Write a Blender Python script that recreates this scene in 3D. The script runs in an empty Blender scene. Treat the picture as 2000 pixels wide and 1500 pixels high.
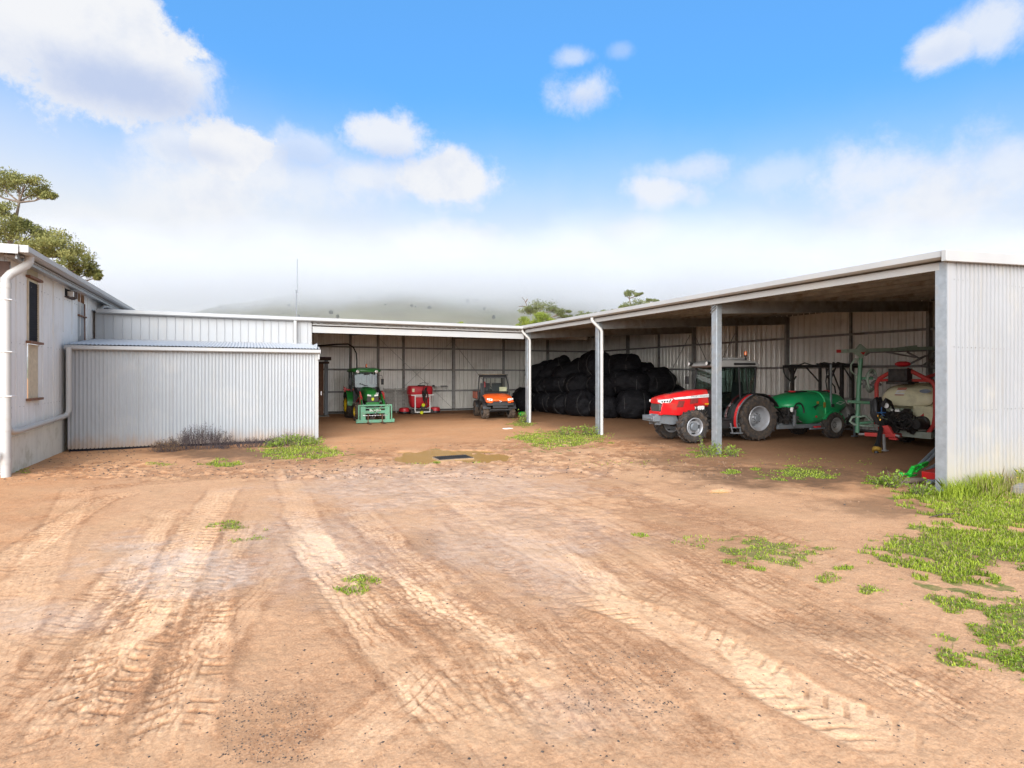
import bpy, math, random
import numpy as np
from mathutils import Vector, Matrix
random.seed(7); rng = np.random.default_rng(11)
R = math.radians
sc = bpy.context.scene
# ---------------------------------------------------------------- camera
CAM_H = 1.95; HEAD = R(25.08); F = 1111.0; HY = 733.0     # eye height, heading right of +Y, focal length and horizon of a 2000 px wide frame
cs, sn = math.cos(HEAD), math.sin(HEAD)
cam_d = bpy.data.cameras.new('camera'); cam = bpy.data.objects.new('camera', cam_d); sc.collection.objects.link(cam)
cam.location = (0, 0, CAM_H); cam.rotation_euler = (R(90), 0, -HEAD)
cam_d.lens = 20.0; cam_d.sensor_width = 36.0; cam_d.shift_y = -0.0085; cam_d.clip_start = 0.1; cam_d.clip_end = 6000
sc.camera = cam
sc.view_settings.view_transform = 'Standard'; sc.view_settings.look = 'None'; sc.view_settings.gamma = 1; sc.view_settings.use_curve_mapping = False
sc.view_settings.exposure = 1.05
sc.cycles.use_denoising = True; sc.cycles.denoiser = 'OPENIMAGEDENOISE'
sc.cycles.max_bounces = 16; sc.cycles.diffuse_bounces = 6; sc.cycles.glossy_bounces = 3; sc.cycles.transparent_max_bounces = 10
sc.cycles.volume_bounces = 14; sc.cycles.volume_step_rate = 3.0; sc.cycles.volume_max_steps = 48
sc.cycles.caustics_reflective = False; sc.cycles.caustics_refractive = False

def at(px, py, d):            # point of the place seen at a photo pixel, d metres ahead
    r = (px-1000)/F*d; return Vector((r*cs+d*sn, d*cs-r*sn, CAM_H-(py-HY)/F*d))
def G(px, py, z=0.0):
    return at(px, py, F*(CAM_H-z)/(py-HY))
def onY(px, py, Y):
    t = (px-1000)/F; return at(px, py, Y/(cs-t*sn))
def onX(px, py, X):
    t = (px-1000)/F; return at(px, py, X/(t*cs+sn))

# ---------------------------------------------------------------- world: sky with clouds
SUN_EL, SUN_AZ = R(25), R(212)          # azimuth clockwise from +Y: behind the camera
w = bpy.data.worlds.new('World'); sc.world = w; w.use_nodes = True
nt = w.node_tree; nt.nodes.clear(); N = nt.nodes; L = nt.links
class E:                                 # small node expression helper
    def __init__(s, nt): s.nt = nt
    def n(s, typ, ins=(), out=0, **kw):
        nd = s.nt.nodes.new(typ)
        for k, v in kw.items(): setattr(nd, k, v)
        for k, v in (ins.items() if isinstance(ins, dict) else enumerate(ins)):
            if v is None: continue
            if isinstance(v, bpy.types.NodeSocket): s.nt.links.new(v, nd.inputs[k])
            else: nd.inputs[k].default_value = v
        return nd.outputs[out]
    def m(s, op, a, b=None, c=None, clamp=False): return s.n('ShaderNodeMath', (a, b, c), operation=op, use_clamp=clamp)
    def v(s, op, a, b=None, out=0): return s.n('ShaderNodeVectorMath', (a, b), out=out, operation=op)
    def smooth(s, x, a, b, lo=0.0, hi=1.0):
        return s.n('ShaderNodeMapRange', {0: x, 1: a, 2: b, 3: lo, 4: hi}, interpolation_type='SMOOTHSTEP')
    def lin(s, x, a, b, lo=0.0, hi=1.0): return s.n('ShaderNodeMapRange', {0: x, 1: a, 2: b, 3: lo, 4: hi})
    def mix(s, f, a, b, mode='MIX'):
        nd = s.nt.nodes.new('ShaderNodeMix'); nd.data_type = 'RGBA'; nd.blend_type = mode
        for i, v in ((0, f), (6, a), (7, b)):
            if isinstance(v, bpy.types.NodeSocket): s.nt.links.new(v, nd.inputs[i])
            else: nd.inputs[i].default_value = v if i == 0 else (tuple(v)+(1,))[:4]
        return nd.outputs[2]
    def noise(s, vec, scale, detail=4, rough=0.5, dist=0.0, out=0):
        return s.n('ShaderNodeTexNoise', {'Vector': vec, 'Scale': scale, 'Detail': detail, 'Roughness': rough, 'Distortion': dist}, out=out)
e = E(nt)
tc = N.new('ShaderNodeTexCoord'); D = tc.outputs['Generated']
sep = N.new('ShaderNodeSeparateXYZ'); L.new(D, sep.inputs[0])
el = e.m('ARCSINE', sep.outputs[2]); az = e.m('SUBTRACT', e.m('ARCTAN2', sep.outputs[0], sep.outputs[1]), HEAD)
comb = N.new('ShaderNodeCombineXYZ'); L.new(az, comb.inputs[0]); L.new(el, comb.inputs[1]); P2 = comb.outputs[0]
nz = e.m('ADD', e.m('MULTIPLY', e.noise(D, 6.0, 3, 0.5), 0.45), e.m('MULTIPLY', e.noise(D, 15.0, 12, 0.68, 0.15), 0.60)); nz2 = e.noise(D, 2.6, 6, 0.55)
def azel(px, py):
    a = (px-1000)/F; h = (HY-py)/F
    return math.atan(a), math.atan2(h, math.hypot(1, a))
def blob(cx, cy, rx, ry, strength=1.0, soft=0.36, k=1.25):
    a, h = azel(cx, cy); fr = 1/(1+((cx-1000)/F)**2)
    s1, s2 = rx/F*fr, ry/F*math.sqrt(fr)
    q = e.v('LENGTH', e.v('MULTIPLY', e.v('SUBTRACT', P2, (a, h, 0)), (1/s1, 1/s2, 0)), out=1)
    q2 = e.m('MULTIPLY_ADD', e.m('SUBTRACT', nz, 0.5), -k*3.0, q)
    return e.smooth(q2, 1.0+soft*0.5, 1.0-soft*0.9, 0.0, strength)
def union(lst):
    o = None
    for b in lst:
        x = blob(*b); o = x if o is None else e.m('MAXIMUM', o, x)
    return o
clouds = union([(60, 60, 190, 110), (200, 95, 220, 100), (330, 150, 120, 55, .95, .7), (150, 20, 160, 90),
    (440, 300, 80, 60), (345, 290, 65, 48, .8, .8), (420, 370, 150, 80, .9, .9), (330, 400, 110, 60, .7, 1.), (500, 345, 90, 60, .8, .8),
    (745, 275, 80, 42, .9, .6), (615, 300, 70, 38, .6, .8), (860, 350, 115, 45, .97, .6), (720, 345, 150, 50, .8, .9), (600, 350, 120, 50, .6, .9),
    (1138, 182, 52, 30, .8, .9), (1120, 113, 30, 14, .55, .9), (1215, 98, 22, 12, .3, 1.), (1845, 97, 66, 28, .85, .8), (1955, 42, 85, 45, .8, .9),
    (1290, 372, 62, 28, .85, .8), (1345, 333, 85, 24, .6, .9), (1530, 335, 90, 28, .4, 1.), (1700, 345, 140, 58, .75, .9), (1830, 385, 170, 80, .85, 1.), (1960, 330, 120, 45, .7, 1.),
    (850, 490, 130, 45, .9, .8), (1110, 500, 80, 50, .7, 1.), (1235, 450, 60, 25, .6, 1.), (180, 440, 110, 40, .6, 1.)])
shade = union([(230, 165, 210, 48, .85, 1.1, .7), (110, 130, 120, 30, .5, 1.2, .7), (390, 300, 70, 20, .45, 1.2, .6), (740, 305, 90, 22, .55, 1.2, .6), (610, 315, 70, 26, .5, 1.2, .6),
    (1140, 196, 50, 18, .4, 1.2, .5), (1830, 112, 90, 16, .3, 1.2, .5)])
# cloud cover elsewhere in the sky (overhead and behind)
away = e.smooth(e.m('ABSOLUTE', az), 0.80, 1.05); high = e.smooth(el, 0.68, 0.85)
gen = e.m('MULTIPLY', e.smooth(nz2, 0.40, 0.56), e.m('MAXIMUM', away, high))
clouds = e.m('MAXIMUM', clouds, gen)
sky = N.new('ShaderNodeTexSky'); sky.sky_type = 'NISHITA'; sky.sun_disc = False
sky.sun_elevation = SUN_EL; sky.sun_rotation = SUN_AZ; sky.air_density = 1.0; sky.dust_density = 0.3; sky.ozone_density = 2.0
SK = 10.0                                                # cloud colours below are written for background strength 1/SK
blue = e.mix(1.0, sky.outputs[0], (1.0, 2.25, 3.1), 'MULTIPLY')
blue = e.mix(0.62, blue, (0.16*SK, 0.46*SK, 0.98*SK))
veil = e.smooth(e.m('ADD', el, e.m('MULTIPLY_ADD', e.m('SUBTRACT', nz2, 0.5), 0.10, e.m('MULTIPLY', az, 0.05))), 0.47, 0.17)
veil = e.m('POWER', veil, 1.25)
wh = SK*0.93
col = e.mix(veil, blue, (0.86*SK, 0.90*SK, 0.95*SK))
ccol = e.mix(shade, (0.93*SK, 0.945*SK, 0.98*SK), (0.50*SK, 0.61*SK, 0.87*SK))
inner = e.m('MULTIPLY', e.smooth(e.noise(e.v('ADD', D, (0, 0, .03)), 11.0, 8, .6), .48, .68), .34); ccol = e.mix(inner, ccol, (0.62*SK, 0.71*SK, 0.90*SK))
col = e.mix(clouds, col, ccol)
low = e.smooth(el, 0.16, 0.02)
col = e.mix(low, col, (0.84*SK, 0.855*SK, 0.875*SK))
# added glow in the unseen sky behind the camera, lights the shed interior
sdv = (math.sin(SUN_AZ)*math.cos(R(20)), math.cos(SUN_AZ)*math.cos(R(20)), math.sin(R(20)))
fill_glow = e.smooth(e.v('DOT_PRODUCT', D, sdv, out=1), 0.45, 0.95, 1.0, 4.2)
col = e.mix(1.0, col, e.n('ShaderNodeCombineXYZ', (fill_glow, fill_glow, fill_glow)), 'MULTIPLY')
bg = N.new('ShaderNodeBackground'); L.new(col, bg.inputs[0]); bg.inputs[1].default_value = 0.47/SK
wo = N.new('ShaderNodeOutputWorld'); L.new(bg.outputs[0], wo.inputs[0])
w.cycles.sampling_method = 'MANUAL'; w.cycles.sample_map_resolution = 512
# ---------------------------------------------------------------- sun behind thin cloud
sd = bpy.data.lights.new('sun', 'SUN'); sd.energy = 2.4; sd.angle = R(58); sd.color = (1.0, 0.965, 0.915)
sun = bpy.data.objects.new('sun', sd); sc.collection.objects.link(sun)
sv = Vector((math.sin(SUN_AZ)*math.cos(SUN_EL), math.cos(SUN_AZ)*math.cos(SUN_EL), math.sin(SUN_EL)))
sun.rotation_euler = sv.to_track_quat('Z', 'Y').to_euler(); sun.location = sv*40

# ---------------------------------------------------------------- helpers
def tag(o, label=None, cat=None, group=None, kind=None):
    if label: o['label'] = label
    if cat: o['category'] = cat
    if group: o['group'] = group
    if kind: o['kind'] = kind
    return o
def thing(name, label, cat, loc=(0, 0, 0), rz=0, group=None):
    o = bpy.data.objects.new(name, None); sc.collection.objects.link(o)
    o.location = loc; o.rotation_euler = (0, 0, rz); o.empty_display_size = 0.2
    return tag(o, label, cat, group)
def sub(name, parent, loc=(0, 0, 0), rot=(0, 0, 0)):
    o = bpy.data.objects.new(name, None); sc.collection.objects.link(o)
    o.parent = parent; o.location = loc; o.rotation_euler = rot; return o
def copy_tree(o, parent=None):
    c = o.copy(); sc.collection.objects.link(c); c.parent = parent
    for ch in list(o.children): copy_tree(ch, c)
    return c
class MB:
    def __init__(s): s.v = []; s.f = []; s.m = []
    def add(s, vs, fs, m=0):
        b = len(s.v); s.v += [tuple(p) for p in vs]; s.f += [tuple(i+b for i in f) for f in fs]; s.m += [m]*len(fs)
        return s
    def box(s, c, d, m=0, rz=0.0, ry=0.0, rx=0.0):
        M = Matrix.Rotation(rz, 3, 'Z') @ Matrix.Rotation(ry, 3, 'Y') @ Matrix.Rotation(rx, 3, 'X'); c = Vector(c)
        vs = [c + M @ Vector((x*d[0]/2, y*d[1]/2, z*d[2]/2)) for x in (-1, 1) for y in (-1, 1) for z in (-1, 1)]
        return s.add(vs, [(0, 1, 3, 2), (4, 6, 7, 5), (0, 4, 5, 1), (2, 3, 7, 6), (0, 2, 6, 4), (1, 5, 7, 3)], m)
    def bar(s, p0, p1, wd, h=None, m=0, up=(0, 0, 1)):
        p0, p1 = Vector(p0), Vector(p1); h = h or wd; t = (p1-p0).normalized(); u = Vector(up)
        if abs(t.dot(u)) > 0.98: u = Vector((0, 1, 0)) if abs(t.y) < .9 else Vector((1, 0, 0))
        a = t.cross(u).normalized(); b = a.cross(t)
        vs = [p + a*i*wd/2 + b*j*h/2 for p in (p0, p1) for i, j in ((-1, -1), (1, -1), (1, 1), (-1, 1))]
        return s.add(vs, [(3, 2, 1, 0), (4, 5, 6, 7), (0, 1, 5, 4), (1, 2, 6, 5), (2, 3, 7, 6), (3, 0, 4, 7)], m)
    def tube(s, pts, r, n=8, m=0, caps=True):
        pts = [Vector(p) for p in pts]; k = len(pts); rr = r if isinstance(r, (list, tuple)) else [r]*k
        t = (pts[1]-pts[0]).normalized(); a = t.orthogonal().normalized(); vs = []; fs = []
        for i, p in enumerate(pts):
            t2 = (pts[min(i+1, k-1)]-pts[max(i-1, 0)])
            t2 = t2.normalized() if t2.length > 1e-9 else t
            a = (a - t2*a.dot(t2)).normalized(); b = t2.cross(a)
            vs += [p + (a*math.cos(2*math.pi*j/n) + b*math.sin(2*math.pi*j/n))*rr[i] for j in range(n)]
        for i in range(k-1):
            for j in range(n):
                j2 = (j+1) % n; fs.append((i*n+j, i*n+j2, (i+1)*n+j2, (i+1)*n+j))
        if caps: fs += [tuple(range(n))[::-1], tuple((k-1)*n+j for j in range(n))]
        return s.add(vs, fs, m)
    def lathe(s, prof, c=(0, 0, 0), ax='y', n=32, m=0, caps=False):   # prof: (radius, along)
        c = Vector(c); vs = []; fs = []; k = len(prof)
        for r, h in prof:
            for j in range(n):
                q = 2*math.pi*j/n; x, z = r*math.cos(q), r*math.sin(q)
                vs.append(c + Vector({'y': (x, h, z), 'z': (x, -z, h), 'x': (h, x, -z)}[ax]))
        for i in range(k-1):
            for j in range(n):
                j2 = (j+1) % n; fs.append((i*n+j, (i+1)*n+j, (i+1)*n+j2, i*n+j2))
        if caps: fs += [tuple(range(n)), tuple((k-1)*n+j for j in range(n))[::-1]]
        return s.add(vs, fs, m)
    def prism(s, out, a0, a1, ax='y', m=0):     # 2D outline swept along an axis
        mp = {'y': lambda p, a: (p[0], a, p[1]), 'x': lambda p, a: (a, p[0], p[1]), 'z': lambda p, a: (p[0], p[1], a)}[ax]
        n = len(out); vs = [mp(p, a0) for p in out] + [mp(p, a1) for p in out]
        fs = [tuple(range(n)), tuple(range(2*n-1, n-1, -1))] + [(i, i+n, (i+1) % n+n, (i+1) % n) for i in range(n)]
        return s.add(vs, fs, m)
    def loft(s, rings, m=0, caps=True):
        n = len(rings[0]); vs = [p for r_ in rings for p in r_]; fs = []
        for i in range(len(rings)-1):
            for j in range(n):
                j2 = (j+1) % n; fs.append((i*n+j, i*n+j2, (i+1)*n+j2, (i+1)*n+j))
        if caps: fs += [tuple(range(n))[::-1], tuple((len(rings)-1)*n+j for j in range(n))]
        return s.add(vs, fs, m)
    def ball(s, c, r, m=0, n=12, k=8):
        r = r if isinstance(r, (tuple, list)) else (r, r, r); rings = []
        for i in range(1, k):
            q = math.pi*i/k
            rings.append([(c[0]+r[0]*math.sin(q)*math.cos(2*math.pi*j/n), c[1]+r[1]*math.sin(q)*math.sin(2*math.pi*j/n), c[2]-r[2]*math.cos(q)) for j in range(n)])
        return s.loft(rings, m)
    def build(s, name, mats, parent=None, loc=(0, 0, 0), smooth=30, bevel=0, fix=True):
        me = bpy.data.meshes.new(name); me.from_pydata(s.v, [], s.f)
        mats = mats if isinstance(mats, (list, tuple)) else [mats]
        for x in mats: me.materials.append(x)
        if len(mats) > 1: me.polygons.foreach_set('material_index', s.m)
        if fix and len(s.f) < 60000:
            import bmesh
            bm = bmesh.new(); bm.from_mesh(me); bmesh.ops.recalc_face_normals(bm, faces=bm.faces); bm.to_mesh(me); bm.free()
        if smooth:
            me.polygons.foreach_set('use_smooth', [True]*len(me.polygons)); me.set_sharp_from_angle(angle=R(smooth))
        me.update()
        o = bpy.data.objects.new(name, me); sc.collection.objects.link(o); o.location = loc
        if parent: o.parent = parent
        if bevel:
            b = o.modifiers.new('bevel', 'BEVEL'); b.width = bevel; b.segments = 2; b.limit_method = 'ANGLE'; b.angle_limit = R(35)
        return o
def text(s, size, mat, parent, loc, rot, name='lettering', ext=0.002, align='CENTER', sx=1.0, shear=0.0):
    cu = bpy.data.curves.new(name, 'FONT'); cu.body = s; cu.size = size; cu.extrude = ext; cu.align_x = align; cu.align_y = 'CENTER'; cu.shear = shear; cu.resolution_u = 3
    t = bpy.data.objects.new(name, cu); me = bpy.data.meshes.new_from_object(t); bpy.data.objects.remove(t)
    me.materials.clear(); me.materials.append(mat)
    o = bpy.data.objects.new(name, me); sc.collection.objects.link(o); o.parent = parent; o.location = loc; o.rotation_euler = rot; o.scale = (sx, 1, 1)
    return o
def rring(x, w_, z0, z1, n=20, p=3.0, ytop=1.0, zc=None):    # rounded section across the local x axis, narrower at the top when ytop < 1
    out = []
    for j in range(n):
        q = 2*math.pi*j/n; c, s_ = math.cos(q), math.sin(q)
        y = math.copysign(abs(c)**(2/p), c); z = math.copysign(abs(s_)**(2/p), s_)
        k = 1+(ytop-1)*(z+1)/2
        out.append((x, y*w_/2*k, (z0+z1)/2+z*(z1-z0)/2))
    return out
# ---------------------------------------------------------------- materials
def mat(name, col, rough=0.6, metal=0.0, base=None, bump=None, var=0.12, vs=3.0, dirt=None, dscale=2.0, coat=0.0, streak=0.0, dthr=(0.5, 0.7), spec=None, obj=True):
    m_ = bpy.data.materials.new(name); m_.use_nodes = True; x = m_.node_tree; x.nodes.clear(); q = E(x)
    t = x.nodes.new('ShaderNodeTexCoord').outputs['Object']
    n1 = q.noise(t, vs, 5, 0.6)
    c = q.mix(q.lin(n1, 0.3, 0.7, 0, 1), tuple(v*(1-var) for v in col), tuple(min(1, v*(1+var)) for v in col))
    rg = rough
    if streak:
        ts = q.v('MULTIPLY', t, (9.0, 9.0, 0.35)); n3 = q.noise(ts, 1.3, 5, 0.65)
        c = q.mix(q.m('MULTIPLY', q.smooth(n3, 0.5, 0.75), streak), c, (0.33, 0.29, 0.23))
    if dirt:
        n2 = q.noise(t, dscale, 7, 0.65)
        f = q.smooth(n2, dthr[0], dthr[1], 0, dirt[1])
        c = q.mix(f, c, dirt[0]); rg = q.m('MULTIPLY_ADD', f, 0.35, rough)
    if base:          # mud splashed up from the soil
        sz = x.nodes.new('ShaderNodeSeparateXYZ'); x.links.new(t, sz.inputs[0]); nbz = q.noise(q.v('MULTIPLY', t, (5, 5, 1.5)), 1.5, 6, .7)
        hz_ = q.m('SUBTRACT', sz.outputs[2], q.m('MULTIPLY', nbz, base[1]*1.6)); c = q.mix(q.smooth(hz_, base[1]*.35, -base[1]*.9, 0, base[2]), c, base[0])
    ins = {'Base Color': c, 'Roughness': rg, 'Metallic': metal}
    if coat: ins['Coat Weight'] = coat; ins['Coat Roughness'] = 0.08
    if spec is not None: ins['Specular IOR Level'] = spec
    if bump:
        nb = q.noise(t, bump[0], 6, 0.65)
        ins['Normal'] = q.n('ShaderNodeBump', {'Strength': bump[1], 'Distance': bump[2], 'Height': nb})
    b = q.n('ShaderNodeBsdfPrincipled', ins)
    q.n('ShaderNodeOutputMaterial', (b,)) if False else x.links.new(b, x.nodes.new('ShaderNodeOutputMaterial').inputs[0])
    return m_
def glass(name, tint, refl=0.10):
    m_ = bpy.data.materials.new(name); m_.use_nodes = True; x = m_.node_tree; x.nodes.clear(); q = E(x)
    tr = q.n('ShaderNodeBsdfTransparent', (tuple(tint)+(1,),)); gl = q.n('ShaderNodeBsdfGlossy', {'Color': (1, 1, 1, 1), 'Roughness': 0.03})
    lw = q.n('ShaderNodeLayerWeight', (0.35,), out=0); f = q.m('ADD', q.m('MULTIPLY', lw, 0.6), refl, clamp=True)
    mx = q.n('ShaderNodeMixShader', (f, tr, gl)); x.links.new(mx, x.nodes.new('ShaderNodeOutputMaterial').inputs[0]); return m_
DIRT = (0.20, 0.125, 0.075)
M = dict(
 wall=mat('painted_sheet', (0.36, 0.365, 0.365), 0.42, 0.0, var=0.04, vs=0.6, dirt=((0.42, 0.38, 0.32), 0.30), dscale=0.9, streak=0.28),
 wall_left=mat('left_paint', (0.80, 0.785, 0.745), 0.5, base=((.56, .50, .33), 1.1, .6), metal=0.0, var=0.04, vs=0.6, dirt=((0.52, 0.48, 0.41), 0.30), dscale=0.9, streak=0.22),
 wall_lean=mat('pale_sheet', (0.335, 0.35, 0.36), 0.40, base=((.34, .23, .14), .42, .75), metal=0.0, var=0.05, vs=0.6, dirt=((0.45, 0.43, 0.40), 0.3), dscale=1.1, streak=0.16),
 wall_end=mat('weathered_sheet', (0.315, 0.32, 0.325), 0.42, base=((.42, .36, .24), .9, .65), metal=0.0, var=0.05, vs=0.5, dirt=((0.44, 0.40, 0.33), 0.45), dscale=0.8, streak=0.40),
 inner=mat('inner_sheet', (0.84, 0.82, 0.77), 0.36, 0.35, var=0.08, vs=0.8, dirt=((0.40, 0.35, 0.28), 0.3), dscale=1.0, streak=0.30),
 roofin=mat('roof_sheet', (0.54, 0.53, 0.51), 0.55, 0.0, var=0.2, vs=1.2, dirt=((0.18, 0.165, 0.15), 0.8), dscale=3.0, dthr=(0.42, 0.66)),
 rooftop=mat('roof_top', (0.42, 0.42, 0.42), 0.7, 0.0, var=0.05, spec=.2),
 galv=mat('galvanised', (0.36, 0.395, 0.42), 0.42, 0.55, var=0.16, vs=7.0, dirt=((0.36, 0.31, 0.25), 0.5), dscale=2.2),
 galvd=mat('old_galvanised', (0.30, 0.295, 0.285), 0.6, 0.3, var=0.2, vs=4.0, dirt=((0.19, 0.15, 0.11), 0.7), dscale=1.6),
 gutter=mat('gutter_paint', (0.38, 0.38, 0.37), 0.38, 0.0, var=0.05, vs=1.0, dirt=((0.45, 0.42, 0.36), 0.45), dscale=1.4),
 pvc=mat('pvc', (0.45, 0.44, 0.415), 0.35, 0.0, var=0.04, vs=1.0, dirt=((0.55, 0.50, 0.43), 0.35), dscale=1.3),
 wood=mat('brown_timber', (0.20, 0.095, 0.05), 0.7, 0.0, var=0.25, vs=6.0, bump=(30, .4, .003)),
 wood_d=mat('dark_timber', (0.075, 0.045, 0.035), 0.8, 0.0, var=0.3, vs=5.0),
 wood_o=mat('old_log', (0.17, 0.13, 0.095), 0.9, 0.0, var=0.4, vs=5.0, bump=(22, .8, .01)),
 beige=mat('beige_board', (0.56, 0.48, 0.35), 0.8, 0.0, var=0.15, vs=9.0, streak=0.3),
 grn_y=mat('yellowed_sheet', (0.55, 0.53, 0.38), 0.6, 0.0, var=0.1, vs=2.0, streak=0.3),
 void=mat('dark_opening', (0.008, 0.008, 0.012), 0.7, 0.0, var=0.3, vs=6.0, spec=.2),
 red=mat('red_paint', (0.60, 0.014, 0.016), 0.32, var=0.06, coat=0.4, dirt=((.30, .12, .08), .35), dscale=2.5),
 red_f=mat('red_faded', (0.50, 0.045, 0.04), 0.5, 0.0, var=0.12, dirt=(DIRT, 0.35), dscale=3.0),
 red_p=mat('red_plastic', (0.50, 0.02, 0.03), 0.4, 0.0, var=0.12, dirt=(DIRT, 0.25), dscale=4.0),
 grn=mat('green_paint', (0.02, 0.20, 0.035), 0.3, 0.0, var=0.08, coat=0.4, dirt=(DIRT, 0.15), dscale=3.0),
 grn_t=mat('green_tank', (0.01, 0.30, 0.10), 0.38, 0.0, var=0.10, vs=1.5, dirt=((0.10, 0.20, 0.08), 0.45), dscale=2.0, coat=0.15),
 grn_b=mat('bright_green', (0.015, 0.42, 0.04), 0.4, 0.0, var=0.08),
 mint=mat('mint_paint', (0.13, 0.33, 0.20), 0.45, 0.0, var=0.08, dirt=((0.2, 0.15, 0.1), 0.5), dscale=4.0),
 mint_g=mat('grey_mint', (0.36, 0.46, 0.37), 0.55, 0.0, var=0.15, dirt=((0.2, 0.17, 0.13), 0.6), dscale=4.0),
 orange=mat('orange_paint', (0.85, 0.115, 0.015), 0.3, 0.0, var=0.04, coat=0.3, dirt=((.42, .20, .10), .4), dscale=3.0),
 orange_f=mat('orange_faded', (0.55, 0.13, 0.07), 0.5, 0.0, var=0.1),
 cream=mat('cream_tank', (0.74, 0.70, 0.47), 0.42, 0.0, var=0.07, vs=1.2, dirt=((0.35, 0.32, 0.20), 0.4), dscale=2.5),
 grey=mat('grey_casting', (0.17, 0.185, 0.20), 0.5, 0.2, var=0.1, dirt=(DIRT, 0.3), dscale=4.0),
 roofgrey=mat('cab_roof_grey', (0.30, 0.30, 0.29), 0.45, 0.0, var=0.06),
 rim=mat('silver_rim', (0.36, 0.37, 0.39), 0.38, 0.3, var=0.06, dirt=(DIRT, 0.25), dscale=4.0),
 yellow=mat('yellow_paint', (0.75, 0.50, 0.01), 0.4, 0.0, var=0.06),
 lime=mat('lime_cap', (0.65, 0.70, 0.02), 0.4, 0.0),
 white=mat('white_paint', (0.78, 0.78, 0.76), 0.4, 0.0, var=0.04),
 black=mat('black_plastic', (0.018, 0.018, 0.019), 0.5, 0.0, var=0.3),
 iron=mat('dark_iron', (0.045, 0.043, 0.042), 0.5, 0.5, var=0.4, vs=8.0, dirt=(DIRT, 0.3), dscale=6.0),
 hose=mat('black_hose', (0.015, 0.015, 0.016), 0.38, 0.0),
 rubber=mat('tyre_rubber', (0.026, 0.024, 0.023), 0.75, 0.0, var=0.3, vs=8, dirt=((0.13, 0.088, 0.058), 0.55), dscale=11.0, dthr=(0.40, 0.66)),
 rubber_b=mat('muddy_rubber', (0.060, 0.045, 0.036), 0.85, 0.0, var=0.3, vs=8, dirt=((0.15, 0.105, 0.07), 0.7), dscale=12.0, dthr=(0.38, 0.64)),
 rust=mat('rusty_steel', (0.13, 0.06, 0.035), 0.75, 0.2, var=0.4, vs=9.0),
 steel=mat('bright_steel', (0.62, 0.63, 0.64), 0.25, 0.9, var=0.05),
 brass=mat('brass_yellow', (0.45, 0.27, 0.05), 0.4, 0.3, var=0.3, vs=14),
 lens=mat('lamp_lens', (0.80, 0.80, 0.76), 0.12, 0.0, coat=1.0, var=0.1, vs=30),
 amber=mat('amber_lens', (0.85, 0.17, 0.01), 0.2, 0.0, coat=0.6),
 mesh=mat('grille_mesh', (0.06, 0.057, 0.05), 0.7, 0.2, var=0.4, vs=60),
 tan=mat('dry_boards', (0.42, 0.34, 0.24), 0.8, 0.0, var=0.35, vs=8.0),
 conc=mat('concrete', (0.24, 0.22, 0.19), 0.85, 0.0, var=0.12, vs=6.0),
 twine=mat('pale_twine', (0.42, 0.40, 0.37), 0.8, 0.0),
 twine_d=mat('dull_twine', (0.14, 0.135, 0.13), 0.8, 0.0, var=0.6, vs=3.0),
 seat=mat('seat_fabric', (0.06, 0.065, 0.07), 0.8, 0.0),
 pglass=glass('cab_glass', (0.36, 0.46, 0.43), 0.06),
 cglass=glass('clear_glass', (0.80, 0.84, 0.82), 0.03),
)
# ================================================================ GROUND
def vnoise(x, y, sc_, seed=0):
    x = x*sc_+seed*17.13; y = y*sc_-seed*9.71
    xi = np.floor(x).astype(np.int64); yi = np.floor(y).astype(np.int64); fx = x-xi; fy = y-yi
    fx = fx*fx*(3-2*fx); fy = fy*fy*(3-2*fy)
    def h(a, b):
        n = (a*374761393 + b*668265263 + seed*1442695) & 0x7fffffff
        n = ((n ^ (n >> 13))*1274126177) & 0x7fffffff
        return ((n ^ (n >> 16)) & 0xffff)/65535.0
    return (h(xi, yi)*(1-fx)+h(xi+1, yi)*fx)*(1-fy)+(h(xi, yi+1)*(1-fx)+h(xi+1, yi+1)*fx)*fy
def fbm(x, y, sc_, oct_=4, seed=0, g=0.5):
    o = 0; a = 1; t = 0
    for i in range(oct_): o = o+a*vnoise(x, y, sc_*2**i, seed+i); t += a; a *= g
    return o/t
def sstep(a, b, x):
    t = np.clip((x-a)/(b-a), 0, 1); return t*t*(3-2*t)
# wheel tracks worn in the yard: ground points, tyre width, lug pitch, kind, depth, lightness
TR = []
def track(px, wd, pitch, kind, depth, tone, fade=0.6):
    TR.append(([G(*p)[:2] for p in px], wd, pitch, kind, depth, tone, fade))
track([(20, 1520), (120, 1440), (215, 1320), (290, 1200), (345, 1110), (395, 1020), (440, 950)], .46, .13, 'lug', .035, .55)
track([(300, 1540), (345, 1420), (375, 1300), (388, 1200), (405, 1110)], .40, .12, 'lug', .028, .30)
track([(585, 1030), (660, 1130), (750, 1240), (850, 1340), (960, 1440), (1030, 1510)], .44, .11, 'rib', .025, .65)
track([(690, 990), (790, 1100), (870, 1200), (960, 1300), (1100, 1490)], .42, .11, 'rib', .022, .42)
track([(1100, 1145), (1250, 1200), (1390, 1270), (1530, 1345), (1700, 1430), (1860, 1520)], .46, .12, 'lug', .034, .85)
track([(1385, 1215), (1450, 1280), (1540, 1370), (1600, 1430)], .30, .1, 'rib', .02, .75)
track([(1290, 1040), (1450, 1110), (1620, 1190), (1800, 1285), (2050, 1430)], .42, .11, 'rib', .030, -.10)
track([(1250, 1100), (1440, 1180), (1620, 1270), (1800, 1370), (1990, 1490)], .38, .11, 'rib', .026, -.05)
track([(870, 1350), (800, 1410), (720, 1480), (650, 1540)], .40, .12, 'lug', .024, .50)
track([(-60, 1140), (40, 1080), (120, 1025), (205, 975), (300, 958)], .36, .11, 'lug', .030, .30)
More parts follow.
